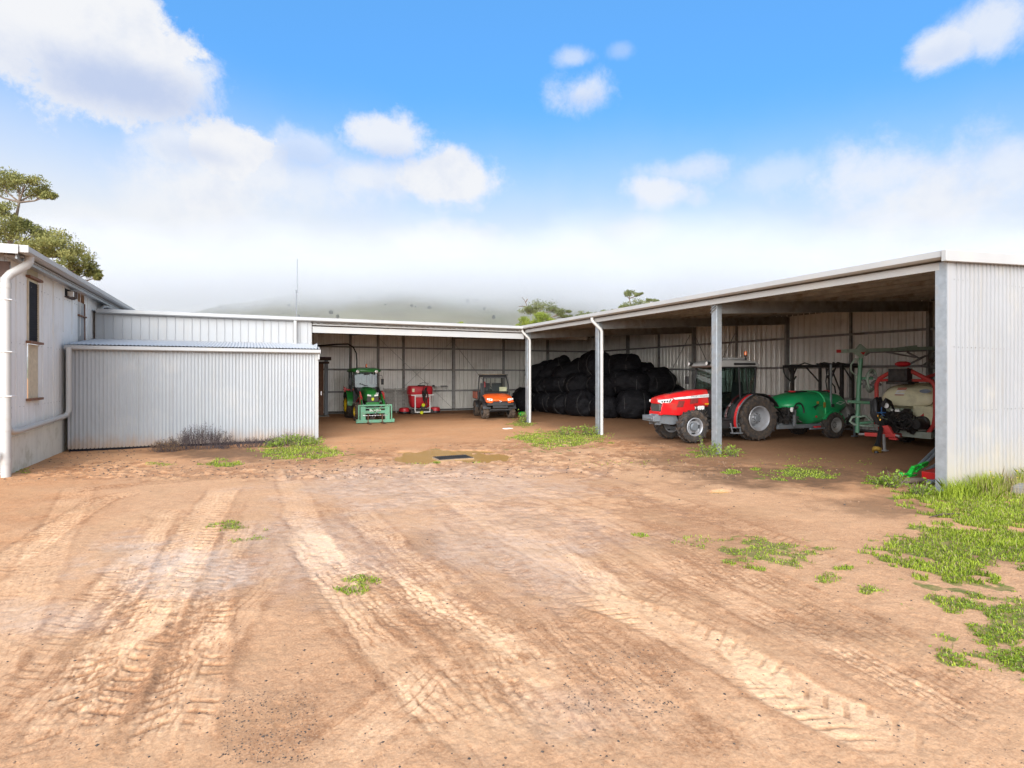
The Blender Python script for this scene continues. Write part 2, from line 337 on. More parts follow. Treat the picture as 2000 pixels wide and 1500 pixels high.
track([(1020, 1200), (1100, 1290), (1190, 1370), (1330, 1520)], .34, .1, 'rib', .030, .05)
track([(1060, 1180), (1150, 1270), (1260, 1360), (1420, 1510)], .30, .1, 'rib', .026, .25)
track([(1415, 1350), (1455, 1420), (1520, 1520)], .36, .1, 'rib', .024, .55)
track([(560, 930), (600, 1030), (640, 1120), (700, 1230)], .42, .12, 'lug', .014, .35)
track([(820, 930), (950, 1010), (1120, 1110), (1290, 1200)], .50, .11, 'rib', .016, .35)
track([(960, 925), (1150, 1000), (1380, 1090), (1560, 1190)], .46, .11, 'rib', .014, .25)
track([(1200, 940), (1330, 985), (1500, 1050), (1680, 1130)], .42, .12, 'lug', .016, .20)
track([(250, 1000), (330, 1010), (290, 1080), (200, 1170), (60, 1290)], .42, .12, 'lug', .012, .20)
track([(980, 900), (1080, 880), (1200, 868), (1330, 862)], .45, .14, 'lug', .030, -.35)
track([(960, 880), (1060, 868), (1180, 858), (1290, 852)], .45, .14, 'lug', .030, -.35)
track([(640, 960), (740, 930), (840, 915), (980, 905), (1130, 930), (1240, 985)], .42, .13, 'lug', .026, -.20)
track([(300, 930), (430, 918), (560, 903), (700, 888), (800, 872)], .45, .14, 'lug', .030, -.25)
track([(120, 960), (250, 948), (400, 935), (560, 925)], .40, .14, 'lug', .030, -.25)
track([(640, 1180), (780, 1300), (860, 1400), (900, 1500)], .34, .1, 'rib', .012, .10)
track([(1650, 950), (1560, 935), (1450, 915), (1300, 895)], .42, .14, 'lug', .022, -.20)
track([(905, 1500), (935, 1380), (985, 1270), (1010, 1200)], .3, .12, 'lug', .012, .0)
tr_ = np.random.default_rng(5)
for k in range(34):          # many fainter passes in the same directions
    if k % 3 == 0: x0, x1, sl = tr_.uniform(150, 620), None, tr_.uniform(-.95, -.45)
    else: x0, x1, sl = tr_.uniform(560, 1500), None, tr_.uniform(.75, 1.9)
    y0 = tr_.uniform(930, 1120); y1 = min(1560, y0+tr_.uniform(180, 560)); c_ = tr_.uniform(-.0006, .0006)
    P_ = [(x0+sl*(y-y0)+c_*(y-y0)**2, y) for y in np.linspace(y0, y1, 5)]
    track(P_, tr_.uniform(.18, .42), .10, 'rib' if k % 2 else 'lug', tr_.uniform(.006, .014), tr_.uniform(-.25, .35), .9)
track([(560, 1560), (690, 1440), (800, 1350), (900, 1260)], .34, .1, 'rib', .018, .35)
track([(1500, 1200), (1640, 1265), (1800, 1350), (2010, 1470)], .30, .1, 'rib', .022, .30)
track([(930, 1180), (1010, 1290), (1120, 1420), (1200, 1530)], .40, .1, 'rib', .020, .30)
track([(480, 1010), (440, 1120), (390, 1260), (300, 1420), (215, 1540)], .30, .1, 'rib', .014, .25)
# material patches: (px, py, rx, ry, channel, amount)
def gpatch(x, y, cx, cy, rx, ry, edge=0.5, seed=3):     # patch given by a photo ellipse laid on the ground
    a = G(cx, cy); l = G(cx-rx, cy); r_ = G(cx+rx, cy); u = G(cx, max(HY+12, cy-ry)); b = G(cx, cy+ry)
    c = (u+b)*0.5; ax = (r_-l)*0.5; ay = (b-u)*0.5
    det = ax.x*ay.y-ax.y*ay.x; dx = x-c.x; dy = y-c.y
    s_ = (dx*ay.y-dy*ay.x)/det; t = (-dx*ax.y+dy*ax.x)/det
    return np.sqrt(s_*s_+t*t)
GREEN = [(1955, 1078, 235, 48, 1.3), (1900, 1100, 150, 26, .7), (1990, 1005, 150, 48, 1.35), (1895, 985, 110, 32, 1.25), (1950, 1240, 140, 64, 1.05), (1850, 1195, 95, 26, .85), (2000, 1290, 90, 50, .8), (1505, 1080, 100, 26, .85), (1450, 1106, 40, 9, .6), (1650, 1112, 28, 9, .9),
    (1700, 1155, 42, 12, .8), (1625, 1130, 40, 10, .6), (1560, 925, 60, 13, 1.05), (1425, 923, 16, 5, 1.0), (1478, 917, 12, 4, 1.0), (1385, 887, 52, 11, .95), (1100, 858, 85, 16, 1.2), (1040, 855, 40, 10, .8),
    (1018, 828, 22, 9, .9), (470, 1032, 52, 10, .8), (492, 1055, 44, 9, .55), (712, 1133, 30, 9, .6), (690, 1150, 28, 8, .6), (446, 906, 46, 4, 1.15), (583, 880, 75, 14, 1.4), (432, 896, 18, 4, .7), (310, 907, 26, 3, .6), (1720, 943, 40, 10, .95), (1748, 943, 14, 14, 1.1), (1820, 965, 60, 16, 1.2),
    (40, 920, 28, 7, .55), (848, 902, 12, 3, .9), (820, 905, 30, 6, .45), (1190, 905, 60, 6, .35), (1600, 905, 140, 14, .4), (665, 900, 12, 3, .8), (1370, 1055, 50, 10, .45), (930, 901, 14, 3, .6), (1300, 905, 90, 6, .35), (1245, 1046, 20, 5, .5)]
def green_mask(x, y):
    g = np.zeros_like(x); n = fbm(x, y, 1.6, 4, 21); n2 = fbm(x, y, 6.0, 3, 22)
    for cx, cy, rx, ry, a in GREEN:
        q = gpatch(x, y, cx, cy, rx, ry)+(n-.5)*1.7+(n2-.5)*1.9
        g = np.maximum(g, a*sstep(1.15, .55, q))
    return g
def surface(x, y):
    n1 = fbm(x, y, .35, 4, 1); n2 = fbm(x, y, 1.7, 4, 2); n3 = fbm(x, y, 7., 3, 3); n4 = fbm(x, y, 28., 3, 4)
    near = sstep(60, 25, np.hypot(x, y))
    h = ((n1-.5)*.05+(n2-.5)*.028+(n3-.5)*.008+(n4-.5)*.006)*near
    tone = .56+(n1-.5)*.20+(n2-.5)*.16+(n3-.5)*.08
    # disturbed clods round the drain and along the lean-to
    clod = np.zeros_like(x)
    for cx, cy, rx, ry, a in [(1000, 905, 420, 30, 1.), (500, 925, 420, 14, 1.), (1130, 870, 260, 12, .8), (230, 910, 120, 14, .8), (1080, 1000, 330, 60, .35), (850, 960, 250, 40, .35)]:
        clod = np.maximum(clod, a*sstep(1.3, .5, gpatch(x, y, cx, cy, rx, ry)+(n2-.5)))
    c1 = vnoise(x, y, 6.0, 31); c2 = vnoise(x, y, 13.0, 32)
    h += clod*((np.maximum(c1, .45)-.5)*.06+(c2-.5)*.035); tone -= clod*(sstep(.45, .25, c1)*.35+sstep(.4, .2, c2)*.25)-clod*sstep(.7, .9, c1)*.15
    # gravelly spots
    grav = np.zeros_like(x)
    for cx, cy, rx, ry in [(1150, 1320, 90, 75), (1270, 1290, 90, 40), (520, 1420, 110, 60), (430, 1280, 60, 50), (1380, 1440, 70, 40), (740, 1080, 60, 60), (560, 1130, 200, 60), (1330, 1040, 200, 60), (780, 1250, 120, 60)]:
        grav = np.maximum(grav, sstep(1.3, .4, gpatch(x, y, cx, cy, rx, ry)+(n2-.5)*1.2))
    tone -= grav*.12
    for P, wd, pitch, kind, depth, tn, fade in TR:
        P = np.array(P); mn = P.min(0)-1.2; mx = P.max(0)+1.2
        sel = np.where((x > mn[0]) & (x < mx[0]) & (y > mn[1]) & (y < mx[1]))[0]
        if not len(sel): continue
        X = x[sel]; Y = y[sel]
        # smooth the line with a spline so no kinks show
        T = np.linspace(0, len(P)-1, (len(P)-1)*8+1); Q = []
        for t in T:
            i = min(int(t), len(P)-2); f = t-i; p0 = P[max(i-1, 0)]; p1 = P[i]; p2 = P[i+1]; p3 = P[min(i+2, len(P)-1)]
            Q.append(.5*((2*p1)+(-p0+p2)*f+(2*p0-5*p1+4*p2-p3)*f*f+(-p0+3*p1-3*p2+p3)*f**3))
        Q = np.array(Q); best = np.full(len(X), 9.); uu = np.zeros(len(X)); vv = np.zeros(len(X)); s0 = 0
        tot = np.hypot(*(Q[1:]-Q[:-1]).T).sum()
        for a, b in zip(Q[:-1], Q[1:]):
            ab = b-a; l = np.hypot(*ab); t = ((X-a[0])*ab[0]+(Y-a[1])*ab[1])/(l*l); tc_ = np.clip(t, 0, 1)
            dx = X-(a[0]+ab[0]*tc_); dy = Y-(a[1]+ab[1]*tc_); d = np.hypot(dx, dy); u = (ab[0]*(Y-a[1])-ab[1]*(X-a[0]))/l
            k = d < best; best[k] = d[k]; uu[k] = u[k]; vv[k] = (s0+l*tc_)[k]; s0 += l
        wob = (fbm(X, Y, 1.3, 3, 41)-.5)*.10+(fbm(X, Y, 6, 2, 42)-.5)*.05; u = uu+wob; au = np.abs(u)
        au = np.where(best > np.abs(uu)+.02, 9, au)
        fd = sstep(0, fade, vv)*sstep(0, fade, tot-vv)*(0.75+.35*sstep(.34, .6, fbm(X, Y, .5, 3, 43)))
        inn = sstep(wd/2+.03, wd/2-.03, au)*fd; edge = np.exp(-((au-wd/2-.03)/.035)**2)*fd
        if kind == 'lug':
            ph = (vv+au*.55+np.where(u > 0, pitch/2, 0))/pitch; ph = ph-np.floor(ph)
            g = sstep(.36, .22, np.abs(ph-.5)*2)*sstep(.02, .05, au)
            deep = 1.0
        else:
            q = u/wd*5; rb = np.abs(q-np.round(q))*2; ph = vv/pitch+np.round(q)*.5; ph = ph-np.floor(ph)
            g = sstep(.72, .93, rb)*(.55+.45*sstep(.75, .45, np.abs(ph-.5)*2))+sstep(.30, .15, np.abs(ph-.5)*2)*sstep(.5, .8, rb)*.5
            deep = .6
        brk = sstep(.30, .55, fbm(X, Y, 3.5, 2, 44))
        crumb = ((vnoise(X, Y, 34., 48)-.5)*.003+(vnoise(X, Y, 70., 49)-.5)*.003)*(depth > .018)
        h[sel] += -depth*.12*inn - g*inn*depth*.24*deep*brk + edge*depth*.13*(.3+1.1*vnoise(X, Y, 14., 45))+crumb*inn
        tone[sel] += inn*(tn*.34+.03)-g*inn*.52*brk*(.35+.65*vnoise(X, Y, 20, 46))*(1 if depth > .016 else .5)-edge*.20*vnoise(X, Y, 10, 47)-inn*.10*sstep(.62, .9, np.abs(np.mod(u/.055+vnoise(X, Y, 1.5, 52)*.8, 1.)-.5)*2)+(vnoise(X, Y, 30, 50)-.5)*.10*inn
    tone = np.clip(tone, .36+.10*(n3-.5), 1.1)
    # pale grey film of slurry
    film = np.zeros_like(x)
    for cx, cy, rx, ry, a in [(330, 1110, 200, 60, .9), (620, 1090, 260, 80, .55), (850, 960, 330, 60, .55), (1000, 1090, 240, 70, .55), (1060, 1130, 160, 60, .45), (100, 1210, 160, 40, .5), (1090, 1400, 160, 80, .3), (700, 960, 140, 50, .6), (980, 1030, 300, 60, .4)]:
        film = np.maximum(film, a*sstep(1.3, .3, gpatch(x, y, cx, cy, rx, ry)+(n2-.5)*1.3+(n3-.5)*.6))
    # damp dark soil under and along the shed
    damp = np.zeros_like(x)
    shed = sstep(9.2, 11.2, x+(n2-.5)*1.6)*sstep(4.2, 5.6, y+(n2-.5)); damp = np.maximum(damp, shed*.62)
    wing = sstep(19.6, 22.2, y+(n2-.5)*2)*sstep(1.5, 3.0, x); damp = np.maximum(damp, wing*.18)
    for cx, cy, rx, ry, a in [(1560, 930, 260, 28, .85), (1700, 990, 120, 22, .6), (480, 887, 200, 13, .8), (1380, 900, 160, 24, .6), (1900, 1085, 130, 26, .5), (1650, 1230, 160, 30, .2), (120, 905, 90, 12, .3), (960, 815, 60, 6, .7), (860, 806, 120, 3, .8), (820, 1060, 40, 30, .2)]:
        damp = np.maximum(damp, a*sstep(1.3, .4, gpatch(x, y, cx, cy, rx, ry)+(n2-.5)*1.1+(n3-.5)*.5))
    # orange redness of the soil near the buildings
    red = sstep(.1, .9, sstep(9, 16, y-.35*np.abs(x-2))*.8+n1*.5-.2); red = np.maximum(red, sstep(-1.5, -3.4, x+(n2-.5)*1.5)*.9); red = np.maximum(red, sstep(7.5, 9.5, x)*.8)
    inside = sstep(10.6, 11.2, x)*sstep(5.6, 6.2, y)+sstep(21.3, 22, y)*sstep(2.0, 2.4, x); h = h*(1-.55*np.clip(inside, 0, 1))
    # hollow that holds the puddle
    pm_ = np.zeros_like(x)
    for cx, cy, rx, ry in PUD: pm_ = np.maximum(pm_, sstep(1.25, .75, gpatch(x, y, cx, cy, rx, ry)+(n2-.5)*.9+(n3-.5)*.35))
    h = h*(1-pm_)-.075*pm_
    return h, tone, film, damp, red
PUD = [(846, 891, 82, 13), (922, 894, 70, 9), (905, 881, 48, 2.5), (1408, 960, 22, 3.5), (1820, 1195, 1, 1)]
def vals(x, y):
    x = np.asarray(x, float).ravel(); y = np.asarray(y, float).ravel(); return surface(x, y)
def gz(x, y): return float(vals([x], [y])[0][0])
rows = [-60, -30, -14, -6, -2, 0, 1.0, 1.6]; d = 2.0
while d < 38: rows.append(d); d += max(.011, d*d*.00042)
while d < 2600: rows.append(d); d *= 1.25
tu = list(np.linspace(-1.08, 1.08, 901)); ou = [1.2, 1.45, 1.9, 3, 6, 14, 40, 120, 400]
rows = np.array(rows); cols = np.array([-o for o in ou[::-1]]+tu+ou)
DD, TT = np.meshgrid(rows, cols, indexing='ij')
RRr = TT*np.clip(DD, 2.0, 60); GX = RRr*cs+DD*sn; GY = DD*cs-RRr*sn
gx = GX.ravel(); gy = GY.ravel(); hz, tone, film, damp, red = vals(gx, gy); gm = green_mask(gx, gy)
nr, nc = DD.shape; me = bpy.data.meshes.new('ground')
me.vertices.add(nr*nc); me.vertices.foreach_set('co', np.stack([gx, gy, hz], 1).astype(np.float32).ravel())
ii = (np.arange(nr-1)[:, None]*nc+np.arange(nc-1)[None, :]).ravel(); quads = np.stack([ii, ii+1, ii+nc+1, ii+nc], 1).astype(np.int32)
me.loops.add(quads.size); me.polygons.add(len(quads)); me.loops.foreach_set('vertex_index', quads.ravel())
me.polygons.foreach_set('loop_start', np.arange(len(quads), dtype=np.int32)*4); me.polygons.foreach_set('use_smooth', np.ones(len(quads), bool))
me.update(calc_edges=True)
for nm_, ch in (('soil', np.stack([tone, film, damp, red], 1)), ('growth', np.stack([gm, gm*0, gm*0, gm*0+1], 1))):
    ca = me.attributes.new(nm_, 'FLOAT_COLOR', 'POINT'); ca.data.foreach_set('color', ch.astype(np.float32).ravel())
m_ = bpy.data.materials.new('soil'); m_.use_nodes = True; x = m_.node_tree; x.nodes.clear(); q = E(x)
t = x.nodes.new('ShaderNodeTexCoord').outputs['Object']
at1 = x.nodes.new('ShaderNodeAttribute'); at1.attribute_name = 'soil'; at2 = x.nodes.new('ShaderNodeAttribute'); at2.attribute_name = 'growth'
sp = x.nodes.new('ShaderNodeSeparateColor'); x.links.new(at1.outputs['Color'], sp.inputs[0]); sg = x.nodes.new('ShaderNodeSeparateColor'); x.links.new(at2.outputs['Color'], sg.inputs[0])
tn = sp.outputs[0]; fl = sp.outputs[1]; dp = sp.outputs[2]; rd = at1.outputs['Alpha']; gr = sg.outputs[0]
na = q.noise(t, 55, 6, 0.7); nb = q.noise(t, 9, 6, 0.62); nc_ = q.noise(t, 1.1, 5, 0.6)
v1 = q.n('ShaderNodeTexVoronoi', {'Vector': t, 'Scale': 26.0, 'Randomness': 1.0}); v2 = q.n('ShaderNodeTexVoronoi', {'Vector': t, 'Scale': 9.0})
vc = q.n('ShaderNodeTexVoronoi', {'Vector': t, 'Scale': 26.0}, out=1)
tv = q.m('ADD', tn, q.m('ADD', q.m('MULTIPLY', q.m('SUBTRACT', na, .5), .95), q.m('MULTIPLY', q.m('SUBTRACT', nb, .5), .30)))
ramp = x.nodes.new('ShaderNodeValToRGB'); x.links.new(tv, ramp.inputs[0]); cr = ramp.color_ramp
cr.elements[0].position = 0.12; cr.elements[0].color = (.20, .105, .055, 1); cr.elements[1].position = .98; cr.elements[1].color = (.80, .61, .43, 1)
for p_, c_ in ((.36, (.37, .225, .135, 1)), (.56, (.51, .34, .22, 1)), (.78, (.64, .455, .31, 1))): k = cr.elements.new(p_); k.color = c_
redc = q.mix(1.0, ramp.outputs[0], (1.04, .80, .58), 'MULTIPLY')
c = q.mix(q.m('MULTIPLY', rd, .85, clamp=True), q.mix(1.0, ramp.outputs[0], (1.06, .93, .80), 'MULTIPLY'), redc)
c = q.mix(q.m('MULTIPLY', fl, q.smooth(nb, .15, .65, 0, .62), clamp=True), c, (.66, .58, .51))
c = q.mix(q.m('MULTIPLY', q.smooth(nc_, .46, .66), .35), c, (.50, .31, .17))
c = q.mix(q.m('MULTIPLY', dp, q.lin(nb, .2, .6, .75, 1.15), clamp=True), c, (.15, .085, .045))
stone = q.m('MULTIPLY', q.smooth(v1, .13, .07), q.smooth(q.noise(t, 2.3, 3), .50, .62))
c = q.mix(q.m('MULTIPLY', stone, .6), c, q.mix(vc, (.12, .085, .06), (.46, .38, .30)))
c = q.mix(q.m('MULTIPLY', q.smooth(gr, .35, .95), q.lin(nb, .3, .6, .35, .9), clamp=True), c, (.11, .16, .025))
c = q.mix(1.0, c, (.89, .835, .78), 'MULTIPLY')
rg = q.m('SUBTRACT', .92, q.m('ADD', q.m('MULTIPLY', fl, .12), q.m('MULTIPLY', dp, .05)), clamp=True)
hh = q.m('ADD', q.m('MULTIPLY', na, .35), q.m('ADD', q.m('MULTIPLY', nb, .9), q.m('MULTIPLY', stone, .35)))
bp = q.n('ShaderNodeBump', {'Strength': .85, 'Distance': .016, 'Height': hh})
b = q.n('ShaderNodeBsdfPrincipled', {'Base Color': c, 'Roughness': rg, 'Normal': bp, 'Specular IOR Level': .25})
x.links.new(b, x.nodes.new('ShaderNodeOutputMaterial').inputs[0]); me.materials.append(m_)
ground = bpy.data.objects.new('ground', me); sc.collection.objects.link(ground); tag(ground, 'bare clay yard of tan and reddish soil marked by tyre tracks', kind='structure')
# muddy water
pm = mat('muddy_water', (.50, .275, .085), 0.10, var=.03, spec=.35)
for k, (zf, sel) in enumerate((( -.030, PUD[:3]), (-.030, PUD[3:4]))):
    cx = sum(p[0] for p in sel)/len(sel); cy = sum(p[1] for p in sel)/len(sel); c = G(cx, cy)
    pl = MB(); r_ = 1.9 if k == 0 else .55; nn = 40
    pl.add([(c.x+r_*1.3*math.cos(2*math.pi*j/nn), c.y+r_*math.sin(2*math.pi*j/nn), zf) for j in range(nn)], [tuple(range(nn))])
    o = pl.build('puddle', pm, smooth=0, fix=False); tag(o, 'ochre muddy puddle lying round the drain grate' if k == 0 else 'small ochre puddle in a rut before the shed', kind='structure')

# ================================================================ SHEDS
def ribbed(mb, p0, p1, z0, zt, prof='corr', pitch=.09, amp=.009, m=0, nrow=1, thick=0, jit=0.0):
    """sheet between two ground points; the ribs run up; zt is the top height or a function of distance"""
    p0 = Vector((p0[0], p0[1], 0)); p1 = Vector((p1[0], p1[1], 0)); Ln = (p1-p0).length; t = (p1-p0)/Ln; nn = Vector((t.y, -t.x, 0))
    if prof == 'corr': pat = [(i/8, math.cos(2*math.pi*i/8)) for i in range(8)]
    elif prof == 'trim': pat = [(0, 0), (.36, 0), (.42, .35), (.48, 0), (.78, 0), (.83, 1), (.93, 1), (.98, 0)]
    else: pat = [(0, 0), (.90, 0), (.93, 1), (.97, 1)]
    s_ = []; k = 0
    while k*pitch < Ln:
        for a, b in pat:
            d_ = (k+a)*pitch
            if d_ < Ln: s_.append((d_, b*amp))
        k += 1
    s_.append((Ln, 0)); zf = zt if callable(zt) else (lambda d_: zt)
    vs = []; n = len(s_)
    for i in range(nrow+1):
        for d_, o_ in s_:
            zz = z0+(zf(d_)-z0)*i/nrow; w_ = jit*math.sin(i*2.1+d_*1.7)
            vs.append(p0+t*d_+nn*(o_+w_)+Vector((0, 0, zz)))
    fs = [(i*n+j, i*n+j+1, (i+1)*n+j+1, (i+1)*n+j) for i in range(nrow) for j in range(n-1)]
    mb.add(vs, fs, m); return mb
def screws(mb, p0, p1, zs, step, off, m=1, r=.011, skip=0.1):
    p0 = Vector((p0[0], p0[1], 0)); p1 = Vector((p1[0], p1[1], 0)); Ln = (p1-p0).length; t = (p1-p0)/Ln; nn = Vector((t.y, -t.x, 0))
    for z in zs:
        d_ = step/2
        while d_ < Ln:
            if random.random() > skip: mb.lathe([(r, 0), (r*.8, .006), (.0005, .007)], p0+t*d_+nn*off+Vector((0, 0, z+random.uniform(-.006, .006))), 'x' if abs(t.y) > .5 else 'y', 6, m)
            d_ += step
X0, Y0, BAY, YV, YB, XR, XW, XL = 10.43, 5.45, 5.2, 21.05, 30.1, 19.6, 2.07, -4.15
SL = .055
def zm(x): return 3.90+SL*(x-X0)       # roof sheet height, main range; the same fall is used for the wing
def zw(y): return 3.90+SL*(y-YV)
shed = thing('machinery_shed', 'L-shaped open-fronted farm shed of pale ribbed steel with galvanised posts', 'shed', (X0, YV, 0))
S0 = Vector((-X0, -YV, 0))
def part(mb, name, mats, sm=30, parent=None, bevel=0, fix=True):
    o = mb.build(name, mats, parent or shed, S0 if parent is None else (0, 0, 0), smooth=sm, bevel=bevel, fix=fix); return o
# end wall facing the yard
w_ = MB(); ribbed(w_, (X0+.17, Y0), (XR+.1, Y0), 0.0, lambda d_: zm(X0+d_)-.02, 'trim2', .128, .022, nrow=3, jit=.006)
for j in range(5): screws(w_, (X0+.17, Y0), (XR+.1, Y0), [.14, 1.35, 2.42, 3.55][:4] if j == 0 else [], .128, .004)
for k in range(1, 12): w_.box((X0+.17+k*.768, Y0-.024, 1.9), (.006, .004, 3.8), 0)
part(w_, 'end_wall', [M['wall_end'], M['galvd']], fix=False)
c_ = MB(); c_.box((X0+.095, Y0-.012, 1.9), (.17, .012, 3.84)); c_.box((X0+.006, Y0+.075, 1.9), (.012, .17, 3.84), 1); part(c_, 'corner_flashing', [M['wall_end'], M['galv']])
c_ = MB(); c_.box((X0+.11, Y0+.1, 1.86), (.16, .14, 3.72)); part(c_, 'post', M['galv'], bevel=.006)
bg_ = MB(); bg_.prism([(X0-.20, zm(X0)-.10), (XR+.2, zm(XR)-.10), (XR+.2, zm(XR)+.06), (X0-.20, zm(X0)+.08)], Y0-.11, Y0-.035); part(bg_, 'barge_flashing', M['gutter'], bevel=.006)
# rear wall and back wall (inner faces seen)
w_ = MB(); ribbed(w_, (XR, Y0), (XR, YB), 0.0, zm(XR)+.02, 'trim', .25, -.042, nrow=2, jit=.004); part(w_, 'rear_wall', M['inner'], fix=False)
w_ = MB(); ribbed(w_, (XL, YB), (XR, YB), 0.0, lambda d_: max(zm(XL+d_), zw(YB)), 'trim', .25, -.042, nrow=2, jit=.004); part(w_, 'back_wall', M['inner'], fix=False)
# wing front wall above the lean-to
w_ = MB(); ribbed(w_, (XL, YV), (XW, YV), 0.0, 3.84, 'pan', .235, .022, nrow=2, jit=.006); part(w_, 'front_wall', M['wall'], fix=False)
w_ = MB(); w_.box((XW-.05, YV+.06, 1.9), (.16, .12, 3.8)); part(w_, 'post', M['wall'], bevel=.006)
# posts with their two-tone channels
for k in (3, 2, 1):
    y = Y0+BAY*k+ (0 if k < 3 else .02); p_ = MB(); zt = zm(X0)-.1
    p_.box((X0+.09, y, zt/2), (.012, .17, zt)); p_.box((X0+.17, y-.085, zt/2), (.16, .010, zt)); p_.box((X0+.17, y+.085, zt/2), (.16, .010, zt)); p_.box((X0+.245, y-.05, zt/2), (.010, .07, zt))
    part(p_, 'post', M['galv'], bevel=.003)
# torn strap at the head of the third post
p_ = MB(); y = Y0+BAY
for k in range(4): p_.bar((X0+.06, y-.10, 3.62+.05*k), (X0+.075, y+.09, 3.50+.09*k), .05, .006)
part(p_, 'torn_strap', M['galv'])
# columns on rear and back walls, girts, braces
cl = [(XR-.11, Y0+BAY/2*k) for k in range(1, 9)]
for i, (x_, y_) in enumerate(cl):
    c_ = MB(); big = i % 2 == 1; ww = .20 if big else .11
    c_.box((x_ if big else XR-.07, y_, 2.13), (ww, .09 if big else .07, 4.26)); 
    part(c_, 'wall_column', M['galvd'], bevel=.005)
for i, x_ in enumerate((-1.9, 4.88, 6.3, 7.65, 10.45, 13.5, 16.4)):
    c_ = MB(); c_.box((x_, YB-.10, 2.15), (.10 if i != 4 else .14, .15, 4.3)); part(c_, 'wall_column', M['galvd'], bevel=.005)
for z in (1.14, 2.28, 3.44, .05):
    g_ = MB(); g_.bar((XR-.09, Y0+.1, z), (XR-.09, YB-.1, z), .12, .012, up=(0, 0, 1)); g_.bar((XR-.145, Y0+.1, z-.035), (XR-.145, YB-.1, z-.035), .01, .08)
    part(g_, 'girt', M['galvd'])
    g_ = MB(); g_.bar((XL, YB-.10, z), (XR-.16, YB-.10, z), .12, .012); g_.bar((XL, YB-.155, z-.035), (XR-.16, YB-.155, z-.035), .01, .08)
    part(g_, 'girt', M['galvd'])
def brace(a, b):
    g_ = MB(); g_.bar(a, b, .03, .008); part(g_, 'brace_strap', M['galvd'])
brace((6.3, YB-.17, 3.9), (10.4, YB-.17, .1)); brace((6.3, YB-.18, .1), (10.4, YB-.18, 3.9)); brace((10.5, YB-.17, 3.7), (13.4, YB-.17, .2))
brace((XR-.2, 18.4, 3.8), (XR-.2, 20.9, .2)); brace((XR-.21, 20.9, 3.9), (XR-.21, 18.6, .2)); brace((XR-.2, 21.2, 3.9), (XR-.2, 24., .3))
# roof sheets with ribs down the slope
def roofsheet(ax0, ax1, b0, b1, along, zf, pitch=.2, amp=.03):
    mb = MB(); n = int((b1-b0)/pitch)*4; vs = []; pr = [0, 0, 1, 1]
    for i in range(n+1):
        bb = b0+(b1-b0)*i/n; o_ = pr[i % 4]*amp
        for a in (ax0, ax1): vs.append((a, bb, zf(a)+o_) if along == 'x' else (bb, a, zf(a)+o_))
    mb.add(vs, [(2*i, 2*i+1, 2*i+3, 2*i+2) for i in range(n)])
    return mb
rf = roofsheet(X0-.12, XR+.2, Y0-.06, YV, 'x', zm); 
r2 = roofsheet(YV-.12, YB+.2, XL-.2, X0, 'y', zw); rf.add(r2.v, r2.f)
n = 22; vs = []; 
for i in range(n+1):
    for j in range(n+1):
        xx = X0+(XR+.2-X0)*i/n; yy = YV+(YB+.2-YV)*j/n; vs.append((xx, yy, max(zm(xx), zw(yy))+.004))
rf.add(vs, [(i*(n+1)+j, (i+1)*(n+1)+j, (i+1)*(n+1)+j+1, i*(n+1)+j+1) for i in range(n) for j in range(n)])
part(rf, 'roof', M['roofin'], fix=False)
# purlins and rafters
for k in range(10):
    x_ = X0+.25+k*.99; z = zm(x_)-.06; g_ = MB(); yy1 = YB-.1
    g_.bar((x_, Y0+.05, z), (x_, YV, z), .012, .10); g_.bar((x_+.03, Y0+.05, z-.05), (x_+.03, YV, z-.05), .06, .010); g_.bar((x_, YV, z), (x_, YV+(x_-X0), z), .012, .10)
    part(g_, 'purlin', M['galvd'])
for k in range(9):
    y_ = YV+.3+k*1.08; z = zw(y_)-.06; g_ = MB(); g_.bar((XL, y_, z), (X0+(y_-YV), y_, z), .012, .10); g_.bar((XL, y_+.03, z-.05), (X0+(y_-YV), y_+.03, z-.05), .06, .010); part(g_, 'purlin', M['galvd'])
for k in (1, 2, 3):
    y_ = Y0+BAY*k; g_ = MB()
    for a, b in ((X0+.1, XR-.12),):
        g_.prism([(a, zm(a)-.42), (b, zm(b)-.42), (b, zm(b)-.12), (a, zm(a)-.12)], y_-.012, y_); g_.prism([(a, zm(a)-.43), (b, zm(b)-.43), (b, zm(b)-.42), (a, zm(a)-.42)], y_-.08, y_+.02)
    part(g_, 'rafter', M['galvd'])
for x_ in (4.88, X0+.1, 13.5):
    g_ = MB(); a, b = YV+.1, YB-.12; g_.prism([(a, zw(a)-.40), (b, zw(b)-.40), (b, zw(b)-.12), (a, zw(a)-.12)], x_-.04, x_+.04, 'x'); part(g_, 'rafter', M['galvd'])
# gutters, eave beams, header
def gprof(): return [(-.15, -.02), (-.15, .08), (-.135, .085), (-.13, -.005), (-.02, -.005), (-.02, .09), (-.005, .09), (-.005, -.05), (-.10, -.05)]
gt = MB(); gt.prism([(X0-.03+a, 3.90+b) for a, b in gprof()], Y0-.04, YV-.0, 'y'); part(gt, 'gutter', M['gutter'], bevel=0)
gt = MB(); gt.prism([(YV-.03+a, 3.88+b) for a, b in gprof()], XL+.05, X0-.18, 'x'); part(gt, 'gutter', M['gutter'])
gt = MB(); gt.bar((X0+.02, Y0+.1, 3.76), (X0+.02, YV-.05, 3.76), .05, .13); part(gt, 'eave_beam', M['gutter'], bevel=.004)
gt = MB(); gt.bar((XW+.05, YV+.06, 3.56), (X0-.02, YV+.06, 3.56), .06, .22); gt.bar((XW+.05, YV+.05, 3.74), (X0-.02, YV+.05, 3.74), .03, .05, 0); 
part(gt, 'header_beam', M['gutter'], bevel=.004)
gt = MB()
o_ = [(XW+.06, 3.815), (XW+.06, 3.79)]
